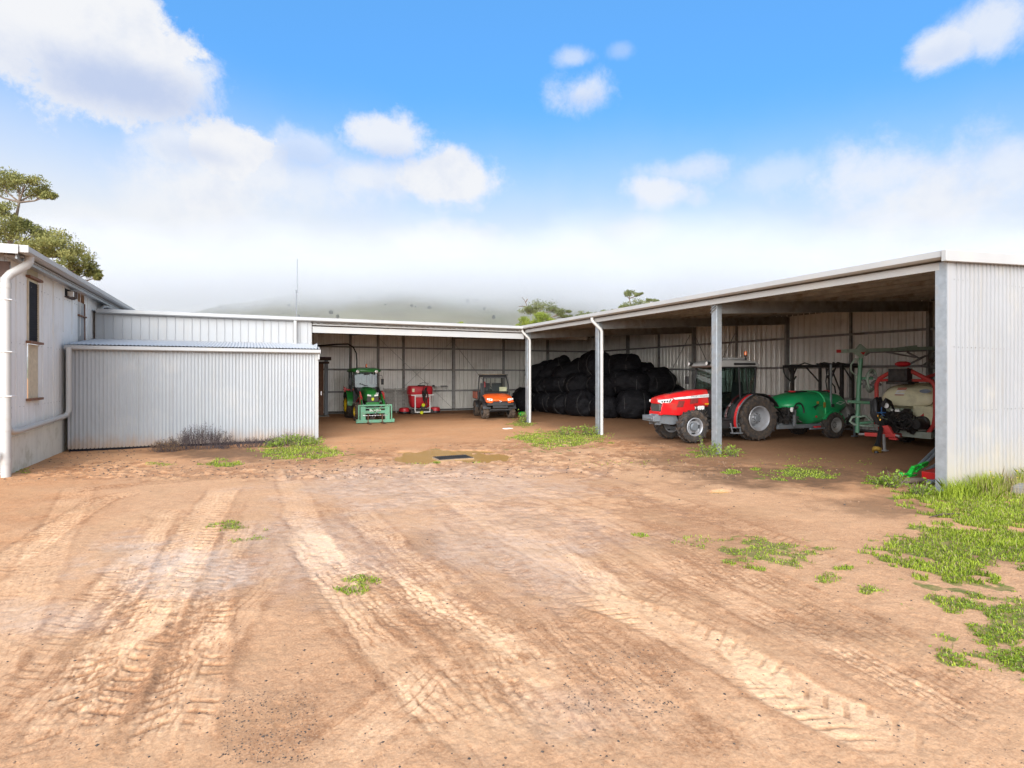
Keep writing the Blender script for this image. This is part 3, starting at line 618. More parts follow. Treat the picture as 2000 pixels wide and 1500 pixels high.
for k in range(39): o_ += [(XW+.1+k*.21, 3.79), (XW+.1+k*.21, 3.765), (XW+.19+k*.21, 3.765), (XW+.19+k*.21, 3.79)]
o_ += [(X0-.1, 3.79), (X0-.1, 3.815)]; gt.prism(o_, YV, YV+.05, 'y')
part(gt, 'eave_packing', M['galvd'])
fl_ = MB(); fl_.lathe([(.001, -.03), (.035, -.03), (.035, .02), (.03, .03), (.001, .03)], (6.0, YV+.0, 3.5), 'y', 12, 0); part(fl_, 'floodlight', M['white'])
# downpipes with swan-neck elbows
for k in (2, 3):
    y = Y0+BAY*k; p_ = MB(); r_ = .052
    pts = [(X0-.12, y-.02, 3.84), (X0-.12, y-.03, 3.76), (X0-.08, y-.06, 3.69), (X0+.10, y-.20, 3.46), (X0+.13, y-.22, 3.38), (X0+.13, y-.22, 3.2), (X0+.13, y-.22, .0)]
    p_.tube(pts, r_, 14); p_.tube([(X0+.13, y-.22, 2.66), (X0+.13, y-.22, 2.76)], r_+.006, 14); p_.tube([(X0+.13, y-.22, .9), (X0+.13, y-.22, .91)], r_+.006, 14)
    part(p_, 'downpipe', M['pvc'])
p_ = MB(); p_.tube([(1.55, YV-.12, 3.83), (1.55, YV-.12, 2.98)], .06, 14); part(p_, 'downpipe', M['pvc'])
# brown door in a partition at the back of the wing
dd = MB(); dd.box((3.05, 28.4, 1.28), (.62, .05, 2.45)); do = part(dd, 'door', M['wood'])
hd = MB(); hd.box((3.25, 28.36, 1.1), (.04, .03, .18)); h_ = hd.build('door_handle', M['steel'], do)
dd = MB(); dd.box((3.48, 28.36, 1.35), (.16, .12, 2.7)); part(dd, 'door_post', M['grey'])
dd = MB(); dd.box((3.1, 28.25, 2.74), (1.15, .30, .16)); dd.box((3.1, 28.3, 2.55), (1.0, .2, .1)); part(dd, 'door_lintel', M['wood_d'])
dd = MB(); dd.box((2.35, 28.5, 1.9), (.75, .05, 3.8)); dd.box((2.35, 28.3, .03), (2.4, .9, .06), 1); part(dd, 'partition', [M['inner'], M['conc']])
# bottom rail stains
dd = MB()
for a, b in ((3.7, 6.2), (8.5, 13.2)): dd.bar((a, YB-.2, .10), (b, YB-.22, .07), .03, .05)
part(dd, 'skirting_pipe', M['iron'])

# hose hanging from the wing roof
hz_ = MB(); pts = [onY(612, 676, 28.0), onY(630, 675, 28.0), onY(655, 672.5, 28.0), onY(680, 672, 28.0), onY(690, 678, 28.0), onY(696, 690, 28.0), onY(697, 706, 28.0), onY(697, 725, 28.0)]
hz_.tube(pts, .035, 8); o = hz_.build('hose', M['hose']); tag(o, 'black hose arching along the back wall and dropping behind the green tractor', 'hose')

# ---------------------------------------------------------------- lean-to
lt = thing('lean_to_shed', 'low pale corrugated lean-to room with single-slope roof and white corner trim', 'shed', (-1.1, 18.6, 0))
def lp(mb, name, mats, **k): return mb.build(name, mats, lt, (1.1, -18.6, 0), **k)
xa, xb, ya = -4.10, 1.93, 17.9
w_ = MB(); ribbed(w_, (xa, ya), (xb, ya), .06, 2.68, 'corr', .085, .010, nrow=2, jit=.003); ribbed(w_, (xb, ya), (xb, YV-.03), .04, 2.9, 'corr', .085, .010, nrow=1)
screws(w_, (xa, ya), (xb, ya), [.15, 1.35, 2.5], .17, .011)
for k in range(1, 8): w_.box((xa+k*.765+random.uniform(-.01, .01), ya-.012, 1.37), (.005, .004, 2.6), 1)
lp(w_, 'wall', [M['wall_lean'], M['galvd']], fix=False)
w_ = MB(); w_.box((xb-.01, ya-.016, 1.36), (.10, .012, 2.66)); w_.box((xb+.03, ya+.03, 1.36), (.012, .10, 2.66)); lp(w_, 'corner_trim', M['gutter'])
w_ = MB(); w_.box(((xa+xb)/2, ya+.02, .03), (xb-xa-.05, .03, .09)); lp(w_, 'bottom_plate', M['void'])
rf = MB(); n = int((xb+.08-xa)/.085)*8; vs = []
for i in range(n+1):
    xx = xa-.02+(xb+.10-xa)*i/n; oz = .010*math.cos(2*math.pi*i/8)
    vs += [(xx, ya-.13, 2.74+oz), (xx, YV-.01, 3.06+oz)]
rf.add(vs, [(2*i, 2*i+1, 2*i+3, 2*i+2) for i in range(n)]); lp(rf, 'roof', M['rooftop'], fix=False)
gt = MB(); gt.prism([(ya-.04+a*.8, 2.64+b*.85) for a, b in gprof()], xa-.04, xb+.08, 'x'); gt.box((xb+.085, ya-.10, 2.655), (.012, .13, .13)); gt.box((xb+.04, ya-.02, 2.5), (.05, .16, .16)); lp(gt, 'gutter', M['gutter'])
fl_ = MB(); fl_.prism([(xb+.04, 2.56), (xb+.06, 2.56), (xb+.06, 2.80), (xb+.04, 2.80)], ya-.05, YV-.05, 'y'); lp(fl_, 'side_flashing', M['gutter'])
# ---------------------------------------------------------------- left building
XA = -4.22
pk = thing('packing_shed', 'tall pale building with white downpipe and narrow dark window at the left edge', 'building', (XA, 16, 0))
def pp(mb, name, mats, parent=None, **k): return mb.build(name, mats, parent or pk, (-XA, -16, 0) if parent is None else (0, 0, 0), **k)
YC = 14.25
w_ = MB()
def lw(y0, y1, z0, z1, m=0): ribbed(w_, (XA, y1), (XA, y0), z0, z1, 'pan', .23, -.004, m, nrow=1)
def openwall():
    lw(YC, 15.35, 0, 4.3); lw(15.35, 16.05, 0, 1.44); lw(15.35, 16.05, 3.98, 4.3, 2); lw(16.05, 19.4, 0, 4.3); lw(19.4, 20.1, 0, 2.85); lw(20.1, 32, 0, 4.3)
openwall()
screws(w_, (XA, 17.8), (XA, YC), [1.30, 2.60, 3.86], .23, .0); screws(w_, (XA, 24), (XA, 18), [2.60, 3.9], .23, .0)
pp(w_, 'side_wall', [M['wall_left'], M['galvd'], M['grn_y']], fix=False)
for k in (0, 2, 3, 4, 5, 6, 7):
    w_ = MB(); w_.box((XA+.008, YC+.45+k*.82, 2.1 if k < 4 else 3.65), (.012, .03, 4.2 if k < 4 else 1.2)); pp(w_, 'cover_strip', M['wall_left'])
w_ = MB(); ribbed(w_, (XA-12, YC), (XA, YC), 0, 4.5, 'pan', .115, .010); pp(w_, 'front_wall', M['wall'], fix=False)
w_ = MB(); w_.box((XA-.5, YC-.03, 4.02), (1.1, .05, .30)); pp(w_, 'vent_opening', M['wood_d'])
w_ = MB(); w_.box((XA+.01, YC-.02, 2.05), (.09, .05, 4.1)); pp(w_, 'corner_trim', M['wall_lean'])
# window
wn = MB(); wn.box((XA-.012, 15.7, 3.33), (.02, .70, 1.30)); wo_ = pp(wn, 'window', M['void'])
for z, nm_, hh, dp_ in ((2.66, 'sill', .05, .10), (4.06, 'window_head', .05, .08)):
    s_ = MB(); s_.box((XA+.04, 15.7, z), (dp_, .86, hh), rx=0); o = pp(s_, nm_, M['wood']); o.parent = wo_; o.location = (0, 0, 0)
s_ = MB(); s_.box((XA+.0, 15.37, 3.33), (.05, .05, 1.3)); s_.box((XA+.0, 16.03, 3.33), (.05, .04, 1.3)); o = pp(s_, 'window_frame', M['beige']); o.parent = wo_; o.location = (0, 0, 0)
s_ = MB()
for k in range(24): s_.box((XA-.004+random.uniform(-.003, .003), 15.7, 2.72+k*.052), (.02, .62, .012), ry=.3)
o = pp(s_, 'insect_screen', M['void']); o.parent = wo_; o.location = (0, 0, 0)
s_ = MB(); ribbed(s_, (XA+.012, 16.02), (XA+.012, 15.38), 1.46, 2.62, 'pan', .07, -.008); pp(s_, 'boarded_panel', M['beige'], fix=False)
s_ = MB(); s_.box((XA+.04, 15.7, 1.43), (.10, .84, .05)); pp(s_, 'panel_sill', M['wood'])
wn = MB(); wn.box((XA-.006, 19.75, 3.42), (.02, .68, 1.16)); w2_ = pp(wn, 'window', mat('dusty_pane', (.34, .34, .33), .35))
s_ = MB(); s_.box((XA+.03, 19.75, 3.62), (.05, .8, .04)); s_.box((XA+.01, 20.1, 3.42), (.03, .04, 1.16), rx=.04); o = pp(s_, 'window_head', M['wood']); o.parent = w2_; o.location = (0, 0, 0)
s_ = MB(); s_.box((XA+.0, 18.45, 4.10), (.03, .6, .18)); s_.box((XA+.07, 18.65, 4.08), (.12, .26, .18), 1); s_.box((XA+.04, 18.45, 3.98), (.09, .66, .03), 1); s_.box((XA+.08, 18.35, 4.07), (.12, .10, .13), 2); pp(s_, 'vent_box', [M['void'], M['wood_d'], M['white']])
s_ = MB(); s_.box((XA+.02, 23.2, 4.08), (.06, 1.3, .26)); s_.box((XA+.1, 22.4, 4.05), (.06, .05, .35), 1); pp(s_, 'vent_opening', [M['wood_d'], M['galv']])
# roof, gutter and downpipe
rf = MB(); n = 12
rf.add([(XA-14, YC-.55, 4.39), (XA+.32, YC-.55, 4.39), (XA+.32, 32.2, 4.39), (XA-14, 32.2, 4.39), (XA-6.8, YC+6, 5.35), (XA-6.8, 26, 5.35)], [(0, 1, 4), (1, 2, 5, 4), (2, 3, 5), (3, 0, 4, 5), (0, 3, 2, 1)]); pp(rf, 'roof', M['rooftop'])
s_ = MB(); s_.prism([(XA-12, 6.36), (XA-.05, 4.58), (XA+.30, 4.58), (XA+.30, 4.40), (XA-12, 4.40)], YC-.0, YC+.02, 'y') if False else s_.box((XA+.16, 23, 4.25), (.30, 18, .02)); pp(s_, 'soffit', M['wall'])
s_ = MB(); s_.box((XA-6.1, YC-.58, 4.33), (12.86, .03, .17)); pp(s_, 'fascia', M['gutter'])
gt = MB(); gt.prism([(XA+.32-a, 4.33+b) for a, b in gprof()], YC-.55, 32.2, 'y'); gt.box((XA+.40, YC-.556, 4.352), (.155, .01, .135)); pp(gt, 'gutter', M['gutter'])
gt = MB(); gt.bar((XA+.25, YC-.4, 4.23), (XA+.25, 32, 4.23), .03, .10); pp(gt, 'eave_trim', M['galv'])
p_ = MB(); yq = YC-.22
p_.tube([(XA+.36, yq+.15, 4.30), (XA+.36, yq+.14, 4.20), (XA+.32, yq+.11, 4.10), (XA+.12, yq-.02, 3.90), (XA+.06, yq-.05, 3.80), (XA+.06, yq-.05, 3.65), (XA+.06, yq-.05, 0)], .078, 18)
for z in (3.72, 1.22, .98, .36): p_.tube([(XA+.06, yq-.05, z), (XA+.06, yq-.05, z-.1)], .084, 18)
p_.tube([(XA+.06, yq-.05, .95), (XA+.10, yq+.06, .86), (XA+.12, yq+.3, .84), (XA+.12, 17.62, .93), (XA+.14, 17.70, .96), (XA+.18, 17.72, 1.05), (XA+.18, 17.72, 2.66)], .062, 14)
p_.tube([(XA-1.2, yq-.28, .42), (XA-.02, yq-.20, .44)], .075, 14); pp(p_, 'downpipe', M['pvc'])
for z in (3.40, 2.4, 1.55):
    s_ = MB(); s_.tube([(XA-.08, yq-.0, z), (XA-.04, yq-.11, z), (XA+.06, yq-.145, z), (XA+.155, yq-.1, z), (XA+.17, yq+.1, z)], .010, 6); pp(s_, 'pipe_clip', M['white'])
p_ = MB(); p_.tube([(XA+.10, 21.6, 4.0), (XA+.14, 21.7, 4.12), (XA+.2, 22.0, 4.16), (XA+.3, 28, 4.10)], .055, 12); pp(p_, 'overflow_pipe', M['pvc'])
s_ = MB(); s_.prism([(YC+.12, 0), (17.85, 0), (17.85, .80), (YC+.12, .72)], XA+.001, XA+.016, 'x'); pp(s_, 'plinth', mat('stained_plinth', (.72, .70, .60), .7, var=.05, vs=1.5, dirt=((.36, .33, .20), .6), dscale=1.8, streak=.3))
# antenna
an = MB(); a0 = onY(579, 622, 22.6); z = zw(22.6); an.tube([(a0.x, 22.6, z), (a0.x, 22.6, z+1.15)], .018, 6); an.tube([(a0.x+.03, 22.6, z+1.05), (a0.x+.03, 22.6, z+2.3)], .010, 6)
an.box((a0.x+.01, 22.6, z+1.1), (.07, .04, .10)); an.tube([(a0.x, 22.6, z+.25), (a0.x+.22, 22.6, z+.02)], .012, 6)
o = an.build('antenna', M['grey']); tag(o, 'thin two-piece antenna mast standing on the wing roof', 'antenna')
# ================================================================ VEHICLES (local x forward, y to their left, origin on the ground)
def tyre(mb, Rr, W, rim, lugs, lh, m=0, ang=.30, sh=.10):
    prof = [(rim, -W*.40), (rim+.02, -W*.44), (rim+(Rr-rim)*.45, -W*.50), (Rr-lh-.035, -W*.47), (Rr-lh-.008, -W*.38), (Rr-lh, 0), (Rr-lh-.008, W*.38), (Rr-lh-.035, W*.47), (rim+(Rr-rim)*.45, W*.50), (rim+.02, W*.44), (rim, W*.40)]
    mb.lathe(prof, (0, 0, 0), 'y', 40, m)
    for k in range(lugs):
        for s_ in (-1, 1):
            a0 = 2*math.pi*(k+(.5 if s_ > 0 else 0))/lugs; st = [(0.02, 0, 0), (.5, .55, 0), (.94, 1, .02), (1.02, 1.08, sh)]
            rings = []
            for u, da, dr in st:
                y = s_*u*W/2; a = a0+ang*da*(1 if lugs > 0 else 1); tw = .5*(.030+.010*u)/Rr
                r0, r1 = Rr-lh-.02-dr, Rr-dr*.55
                rings.append([(r*math.cos(a+o_), y, r*math.sin(a+o_)) for r, o_ in ((r0, -tw*1.3), (r1, -tw), (r1, tw), (r0, tw*1.3))])
            mb.loft(rings if s_ > 0 else [r_[::-1] for r_ in rings], m)
def wheel(par, x, y, Rr, W, rim, lugs, lh, rimmat, side=1, dish=.08, steer=0, hub=None, tm=None, slots=0, flip=False):
    w_ = sub('wheel', par, (x, y, Rr), (0, 0, steer)); mb = MB(); tyre(mb, Rr, W, rim, lugs, lh, ang=-.30 if flip else .30); mb.build('tyre', tm or M['rubber'], w_, smooth=35)
    mb = MB(); s_ = side; h = W/2
    mb.lathe([(rim+.012, s_*h*.92), (rim-.008, s_*h*.98), (rim-.03, s_*h*.85), (rim-.045, s_*h*.3), (rim-.06, s_*(h*.3-dish*.2)), (rim*.62, s_*(h*.3-dish*.6)), (rim*.50, s_*(h*.3-dish*.3)), (rim*.30, s_*(h*.3)), (.001, s_*h*.3)], (0, 0, 0), 'y', 36, 0)
    mb.lathe([(rim+.012, -s_*h*.92), (rim-.03, -s_*h*.85), (rim-.045, s_*h*.28)], (0, 0, 0), 'y', 36, 0)
    for k in range(8): mb.lathe([(.012, s_*h*.3), (.012, s_*(h*.3+.02)), (.001, s_*(h*.3+.02))], (rim*.38*math.cos(k*.785), 0, rim*.38*math.sin(k*.785)), 'y', 6, 1)
    for k in range(slots):
        a = 2*math.pi*k/slots; pts = [((rim*.76)*math.cos(a+t), s_*(h*.3-dish*.30)+s_*.012, (rim*.76)*math.sin(a+t)) for t in np.linspace(-.28, .28, 6)]
        mb.tube(pts, .022, 6, 2)
    mb.build('rim', [rimmat, M['iron'], M['black']], w_, smooth=35)
    if hub:
        mb = MB(); mb.lathe([(hub[0], s_*h*.28), (hub[0], s_*(h*.3+hub[1]*.7)), (hub[0]*.8, s_*(h*.3+hub[1])), (.001, s_*(h*.3+hub[1]))], (0, 0, 0), 'y', 20); mb.build('hub', M['grey'], w_)
    return w_
def ringx(x, yw, z0, z1, p=3, n=20, ytop=1.0): return rring(x, yw, z0, z1, n, p, ytop)
# ---------------------------------------------------------------- red orchard tractor
A = Vector((11.62, 12.61, 0)); B = Vector((13.77, 12.3, 0)); hd = (A-B).normalized(); rz = math.atan2(hd.y, hd.x); left = Vector((-hd.y, hd.x, 0))
org = B-left*.60
t = thing('red_tractor', 'red narrow orchard tractor with grey-roofed cab parked behind the third shed post', 'tractor', org, rz)
for s_ in (1, -1):
    wheel(t, 0, s_*.60, .675, .40, .36, 19, .032, M['rim'], s_, dish=.30, hub=(.10, .05), slots=0, flip=False)
    wheel(t, 2.17, s_*.60, .475, .30, .255, 15, .028, M['rim'], s_, dish=.03, steer=0, hub=(.125, .10), slots=4)
b = MB()   # chassis, engine and axles
b.box((1.1, 0, .55), (2.2, .34, .36)); b.box((1.75, 0, .80), (1.1, .30, .5)); b.tube([(2.17, -.5, .475), (2.17, .5, .475)], .075, 12); b.tube([(0, -.55, .675), (0, .55, .675)], .13, 14)
b.box((0.05, 0, .68), (.55, .5, .5)); b.box((1.05, .34, .50), (.62, .26, .30)); b.box((1.05, -.34, .50), (.62, .26, .30))
for k in range(14): b.box((1.3+random.uniform(0, .75), .18*random.choice((-1, 1))+random.uniform(-.03, .05), random.uniform(.55, 1.0)), (random.uniform(.06, .22), random.uniform(.06, .2), random.uniform(.06, .2)), rz=random.uniform(0, 1), ry=random.uniform(0, 1))
for k in range(6):
    y = .22+.03*k; b.tube([(1.35+.1*k, y, .95), (1.5+.08*k, y+.04, .8), (1.45+.1*k, y, .62)], .014, 6)
b.box((-.35, 0, .62), (.25, .4, .35)); 
for s_ in (-.28, .28): b.bar((-.25, s_, .42), (-.80, s_*1.2, .38), .05, .06); b.tube([(-.3, s_*.8, .95), (-.62, s_, .45)], .022, 8)
b.tube([(-.3, 0, .80), (-.8, 0, .62)], .03, 8); b.build('chassis', M['iron'], t, bevel=.006)
b = MB(); b.box((1.62, .20, 1.0), (.22, .10, .16)); b.box((1.85, .2, .98), (.12, .06, .1)); b.build('air_intake', M['white'], t, bevel=.01)
# hood
b = MB(); rings = []
for x, w_, z0, z1, yt in ((1.27, .60, .98, 1.535, .80), (1.6, .62, 1.02, 1.53, .80), (2.0, .63, 1.0, 1.50, .80), (2.4, .62, .95, 1.445, .78), (2.75, .58, .95, 1.375, .76), (2.95, .52, 1.06, 1.325, .74), (3.05, .44, 1.13, 1.29, .72)):
    rings.append(rring(x, w_, z0, z1, 24, 4.5, yt))
b.loft(rings); b.build('hood', M['red'], t, smooth=40)
b = MB()   # side skirts sweeping down to the front
for s_ in (1, -1):
    o_ = [(1.95, 1.12), (2.1, 1.12), (2.95, 1.16), (3.0, .98), (2.98, .82), (2.70, .80), (2.45, .78), (2.02, .80), (1.9, .88), (1.86, 1.0)]
    b.prism(o_, s_*.305, s_*.275)
b.prism([(2.95, .80), (3.04, .80), (3.04, .90), (2.95, .90)], -.30, .30); b.build('side_skirt', M['red'], t, bevel=.01)
b = MB(); b.loft([rring(2.60, .50, .88, 1.14, 16, 5), rring(2.99, .50, .88, 1.16, 16, 5), rring(3.025, .46, .90, 1.13, 16, 5)]); b.build('grille', M['mesh'], t)
for s_ in (1, -1):
    b = MB(); b.prism([(2.70, 1.15), (2.98, 1.13), (3.05, 1.17), (3.04, 1.235), (2.62, 1.275), (2.60, 1.25)], s_*.295, s_*.18); hl = b.build('headlight', M['lens'], t, bevel=.012)
    b = MB()
    for k in range(3): b.lathe([(.030, s_*.299), (.024, s_*.304), (.001, s_*.302)], (2.80+k*.085, 0, 1.195-.004*k), 'y', 10)
    b.prism([(2.72, 1.165), (2.76, 1.165), (2.70, 1.255), (2.66, 1.255)], s_*.297, s_*.302); b.build('lamp_bezel', M['black'], hl)
b = MB()
for s_ in (1, -1): b.prism([(1.30, 1.31), (2.55, 1.245), (2.62, 1.29), (1.29, 1.41)], s_*.297, s_*.307)
b.build('side_stripe', M['white'], t)
text('MASSEY FERGUSON', .075, M['grey'], t, (1.68, .310, 1.335), (R(90), R(-2.5), R(180)), ext=.001)
tr_ = MB()
for k in range(3): tr_.add([(2.18+.035*k, .3085, 1.30-.002*k), (2.205+.035*k, .3085, 1.35), (2.23+.035*k, .3085, 1.30), (2.205+.035*k, .3085, 1.325)], [(0, 1, 2, 3)])
tr_.build('emblem', M['grey'], t, fix=False)
for s_ in (1, -1):
    b = MB(); b.prism([(2.28, 1.02), (2.50, 1.02), (2.42, 1.20), (2.22, 1.21)], s_*.310, s_*.300); b.prism([(1.78, 1.14), (2.05, 1.10), (2.02, 1.27), (1.76, 1.28)], s_*.310, s_*.300); b.build('side_grille', mat('red_mesh', (.20, .03, .025), .6, var=.5, vs=50), t)
b = MB()
for k in range(6): b.prism([(1.34+k*.035, 1.085), (1.362+k*.035, 1.085), (1.362+k*.035, 1.12), (1.34+k*.035, 1.12)], .302, .307)
b.build('model_plate', M['yellow'], t)
b = MB()
for k in range(7): b.box((2.1+.08*k, 0, 1.487-.012*k), (.05, .22, .012))
b.build('hood_vent', M['black'], t)
b = MB(); b.prism([(2.55, .50), (3.02, .56), (3.05, .82), (2.45, .84), (2.35, .55)], -.20, .20); b.box((3.14, 0, .70), (.24, .62, .16)); b.box((3.27, 0, .70), (.03, .50, .06)); b.box((3.02, .16, .66), (.2, .04, .3)); b.box((3.02, -.16, .66), (.2, .04, .3)); b.build('front_weight_bracket', M['grey'], t, bevel=.01)
# cab
CF, CR = 1.37, -.10
roof_o = [(-.22, 2.20), (-.24, 2.27), (-.15, 2.36), (.1, 2.41), (.9, 2.42), (1.2, 2.39), (1.46, 2.30), (1.50, 2.23), (1.45, 2.19)]
b = MB(); b.loft([[(x_, -.50*k, 2.28+(z_-2.28)*kk) for x_, z_ in roof_o] for k, kk in ((1.02, .55), (1.0, .85), (.8, 1), (0, 1.05), (-.8, 1), (-1.0, .85), (-1.02, .55))]); cr_ = b.build('cab_roof', M['roofgrey'], t, smooth=40)
b = MB(); b.box((.35, 0, 2.45), (.7, .55, .07)); b.build('roof_hatch', M['roofgrey'], cr_, bevel=.03)
b = MB()
for s_ in (1, -1): b.loft([rring(-.02, .02, 2.26, 2.325, 10, 3), rring(.62, .02, 2.26, 2.325, 10, 3)]); 
b = MB()
for s_ in (1, -1): b.prism([(-.06, 2.25), (.66, 2.25), (.70, 2.285), (.66, 2.32), (-.06, 2.32), (-.10, 2.285)], s_*.495, s_*.523)
b.build('roof_vent', M['black'], cr_, bevel=.006)
for s_ in (1, -1):
    b = MB(); b.lathe([(.001, 0), (.05, 0), (.058, .03), (.058, .09), (.03, .11), (.001, .11)], (1.47, s_*.44, 2.30), 'x', 14, 1); b.lathe([(.050, .112), (.001, .116)], (1.47, s_*.44, 2.30), 'x', 14, 0); b.build('work_lamp', [M['lens'], M['black']], t)
b = MB(); b.tube([(.10, .30, 2.42), (.10, .30, 2.52)], .018, 8, 1); b.lathe([(.05, 2.52), (.05, 2.56)], (.10, .30, 0), 'z', 14, 1, True); b.lathe([(.046, 2.56), (.046, 2.66), (.02, 2.69), (.001, 2.69)], (.10, .30, 0), 'z', 14, 0); b.build('beacon', [M['amber'], M['black']], t)
b = MB()   # pillars and sills
PB = [(CF+.02, .42, 1.48), (CF-.10, .47, 2.21)], [(.42, .50, .62), (.50, .49, 2.21)], [(CR+.04, .48, 1.35), (CR-.02, .48, 2.21)]
for s_ in (1, -1):
    for a_, c_ in PB: b.bar((a_[0], s_*a_[1], a_[2]), (c_[0], s_*c_[1], c_[2]), .05, .05)
    b.bar((CF+.02, s_*.42, 1.48), (CF-.02, s_*.48, .68), .05, .05); b.bar((CF-.02, s_*.48, .66), (.42, s_*.50, .66), .05, .06); b.bar((CF-.02, s_*.48, .50), (.45, s_*.50, .50), .16, .22)
    b.bar((CF-.1, s_*.47, 2.20), (CR, s_*.48, 2.20), .05, .05); b.bar((.16, s_*.49, 1.40), (.26, s_*.49, 2.18), .025, .03)
b.box((CF+.0, 0, 1.10), (.06, .86, .80)); b.box((CR, 0, 1.05), (.06, .90, .60)); b.build('cab_frame', M['black'], t, bevel=.006)
for nm_, pl in (('windshield', [(CF+.03, -.40, 1.50), (CF+.03, .40, 1.50), (CF-.09, .45, 2.19), (CF-.09, -.45, 2.19)]), ('rear_window', [(CR, -.45, 1.35), (CR, .45, 1.35), (CR, .45, 2.19), (CR, -.45, 2.19)])):
    b = MB(); b.add(pl, [(0, 1, 2, 3)]); b.build(nm_, M['pglass'], t, fix=False, smooth=0)
for s_ in (1, -1):
    b = MB(); b.add([(CF, s_*.475, .70), (.44, s_*.505, .70), (.50, s_*.495, 2.18), (CF-.1, s_*.475, 2.18), (CF+.02, s_*.43, 1.48)], [(0, 1, 2, 3, 4)]); b.build('door_glass', M['pglass'], t, fix=False, smooth=0)
    b = MB(); b.add([(.42, s_*.50, 1.3), (CR+.03, s_*.485, 1.4), (CR-.01, s_*.485, 2.18), (.50, s_*.495, 2.18)], [(0, 1, 2, 3)]); b.build('quarter_glass', M['pglass'], t, fix=False, smooth=0)
b = MB(); b.loft([[(x_, y_, z_) for x_, y_ in ((.10, -.24), (.58, -.24), (.58, .24), (.10, .24))] for z_ in (.95, 1.08)]); b.loft([[(.10+o_, y_*k, z_) for o_, y_ in ((0, -.24), (.12, -.24), (.12, .24), (0, .24))] for z_, k, o_ in ((1.05, 1, 0), (1.5, .95, 0), (1.74, .75, 0))]); b.build('seat', M['seat'], t, bevel=.04)
b = MB(); b.tube([(1.05+.17*math.cos(a)*.5, .17*math.sin(a), 1.52+.17*math.cos(a)*.45) for a in np.linspace(0, 6.283, 18)], .014, 6, caps=False); b.tube([(1.05, 0, 1.52), (1.22, 0, 1.2)], .03, 8); b.box((1.25, 0, 1.35), (.2, .5, .3)); b.build('steering_wheel', M['black'], t)
b = MB(); b.box((.92, .30, 1.98), (.02, .16, .2)); b.build('hanging_card', M['white'], t)
for s_ in (1, -1):   # rear fender with the red band, steps
    b = MB(); c_ = []; 
    for a in np.linspace(R(172), R(28), 16): c_.append((.80*math.cos(math.pi-a) if False else -.80*math.cos(a), .675+.80*math.sin(a)))
    outl = [(-x_, z_) for x_, z_ in c_]; outl = [(p[0]*1.0, p[1]) for p in outl]
    xs = [(.80*math.cos(a), .62+.80*math.sin(a)) for a in np.linspace(R(-12), R(150), 20)]
    b.loft([[(x_, s_*.40, z_), (x_, s_*.80, z_), (x_*.965, s_*.80, .62+(z_-.62)*.965), (x_*.965, s_*.40, .62+(z_-.62)*.965)] for x_, z_ in xs]); fd = b.build('fender', M['black'], t, smooth=40)
    b = MB(); xs = [(.80*math.cos(a), .62+.80*math.sin(a)) for a in np.linspace(R(-14), R(72), 12)]
    b.loft([[(x_*1.012, s_*.66, .62+(z_-.62)*1.012), (x_*1.012, s_*.76, .62+(z_-.62)*1.012), (x_*.99, s_*.76, .62+(z_-.62)*.99), (x_*.99, s_*.66, .62+(z_-.62)*.99)] for x_, z_ in xs]); b.build('red_band', M['red'], fd, smooth=40)
    b = MB(); b.loft([[(x_*1.014, s_*.765, .62+(z_-.62)*1.014), (x_*1.014, s_*.80, .62+(z_-.62)*1.014), (x_*.99, s_*.80, .62+(z_-.62)*.99), (x_*.99, s_*.765, .62+(z_-.62)*.99)] for x_, z_ in xs]); b.build('grey_band', M['grey'], fd, smooth=40)
    b = MB(); b.box((-.42, s_*.62, 1.33), (.06, .2, .05)); b.build('tail_lamp', M['red_p'], fd, bevel=.01)
    b = MB(); b.bar((.92, s_*.66, .55), (.88, s_*.70, .26), .03, .03); b.bar((.62, s_*.66, .55), (.60, s_*.70, .26), .03, .03); b.box((.74, s_*.70, .26), (.32, .16, .03)); b.box((.76, s_*.67, .42), (.28, .14, .03)); b.build('step', M['steel' if False else 'grey'], t)
    b = MB(); b.tube([(CF-.02, s_*.47, 2.12), (CF+.14, s_*.62, 2.08), (CF+.14, s_*.64, 1.9)], .010, 6); b.box((CF+.14, s_*.64, 1.80), (.03, .14, .24)); b.build('mirror', M['black'], t, bevel=.01)
# ---------------------------------------------------------------- green loader tractor
t = thing('green_tractor', 'small green cab tractor with yellow wheels and a mint fork frame on its loader', 'tractor', (4.87, 26.75, 0), R(-90))
for s_ in (1, -1):
    wheel(t, 0, s_*.58, .60, .36, .32, 17, .028, M['yellow'], s_, dish=.10, hub=(.08, .04))
    wheel(t, 1.9, s_*.55, .40, .27, .20, 15, .024, M['yellow'], s_, dish=.04, hub=(.07, .06), tm=M['rubber_b'])
b = MB(); b.box((1.0, 0, .55), (2.1, .32, .36)); b.tube([(1.9, -.5, .4), (1.9, .5, .4)], .07, 10); b.tube([(0, -.5, .6), (0, .5, .6)], .11, 10); b.box((0, 0, .65), (.6, .5, .45)); b.box((1.7, 0, .75), (1.0, .5, .3))
for k in range(16): b.tube([(.9+random.uniform(0, .9), random.choice((-1, 1))*random.uniform(.28, .46), random.uniform(.6, 1.3)) for _ in range(3)], .018, 6)
b.build('chassis', M['iron'], t, bevel=.005)
b = MB(); b.loft([rring(x, w_, z0, z1, 24, 4, yt) for x, w_, z0, z1, yt in ((1.0, .66, .85, 1.44, .82), (1.5, .66, .85, 1.42, .8), (2.0, .64, .82, 1.36, .78), (2.3, .60, .80, 1.26, .74), (2.42, .52, .84, 1.14, .72))]); b.build('hood', M['grn'], t, smooth=40)
b = MB(); b.loft([rring(2.30, .52, .80, 1.06, 20, 5, .95), rring(2.44, .50, .82, 1.05, 20, 5, .95)]); b.build('grille', M['mesh'], t)
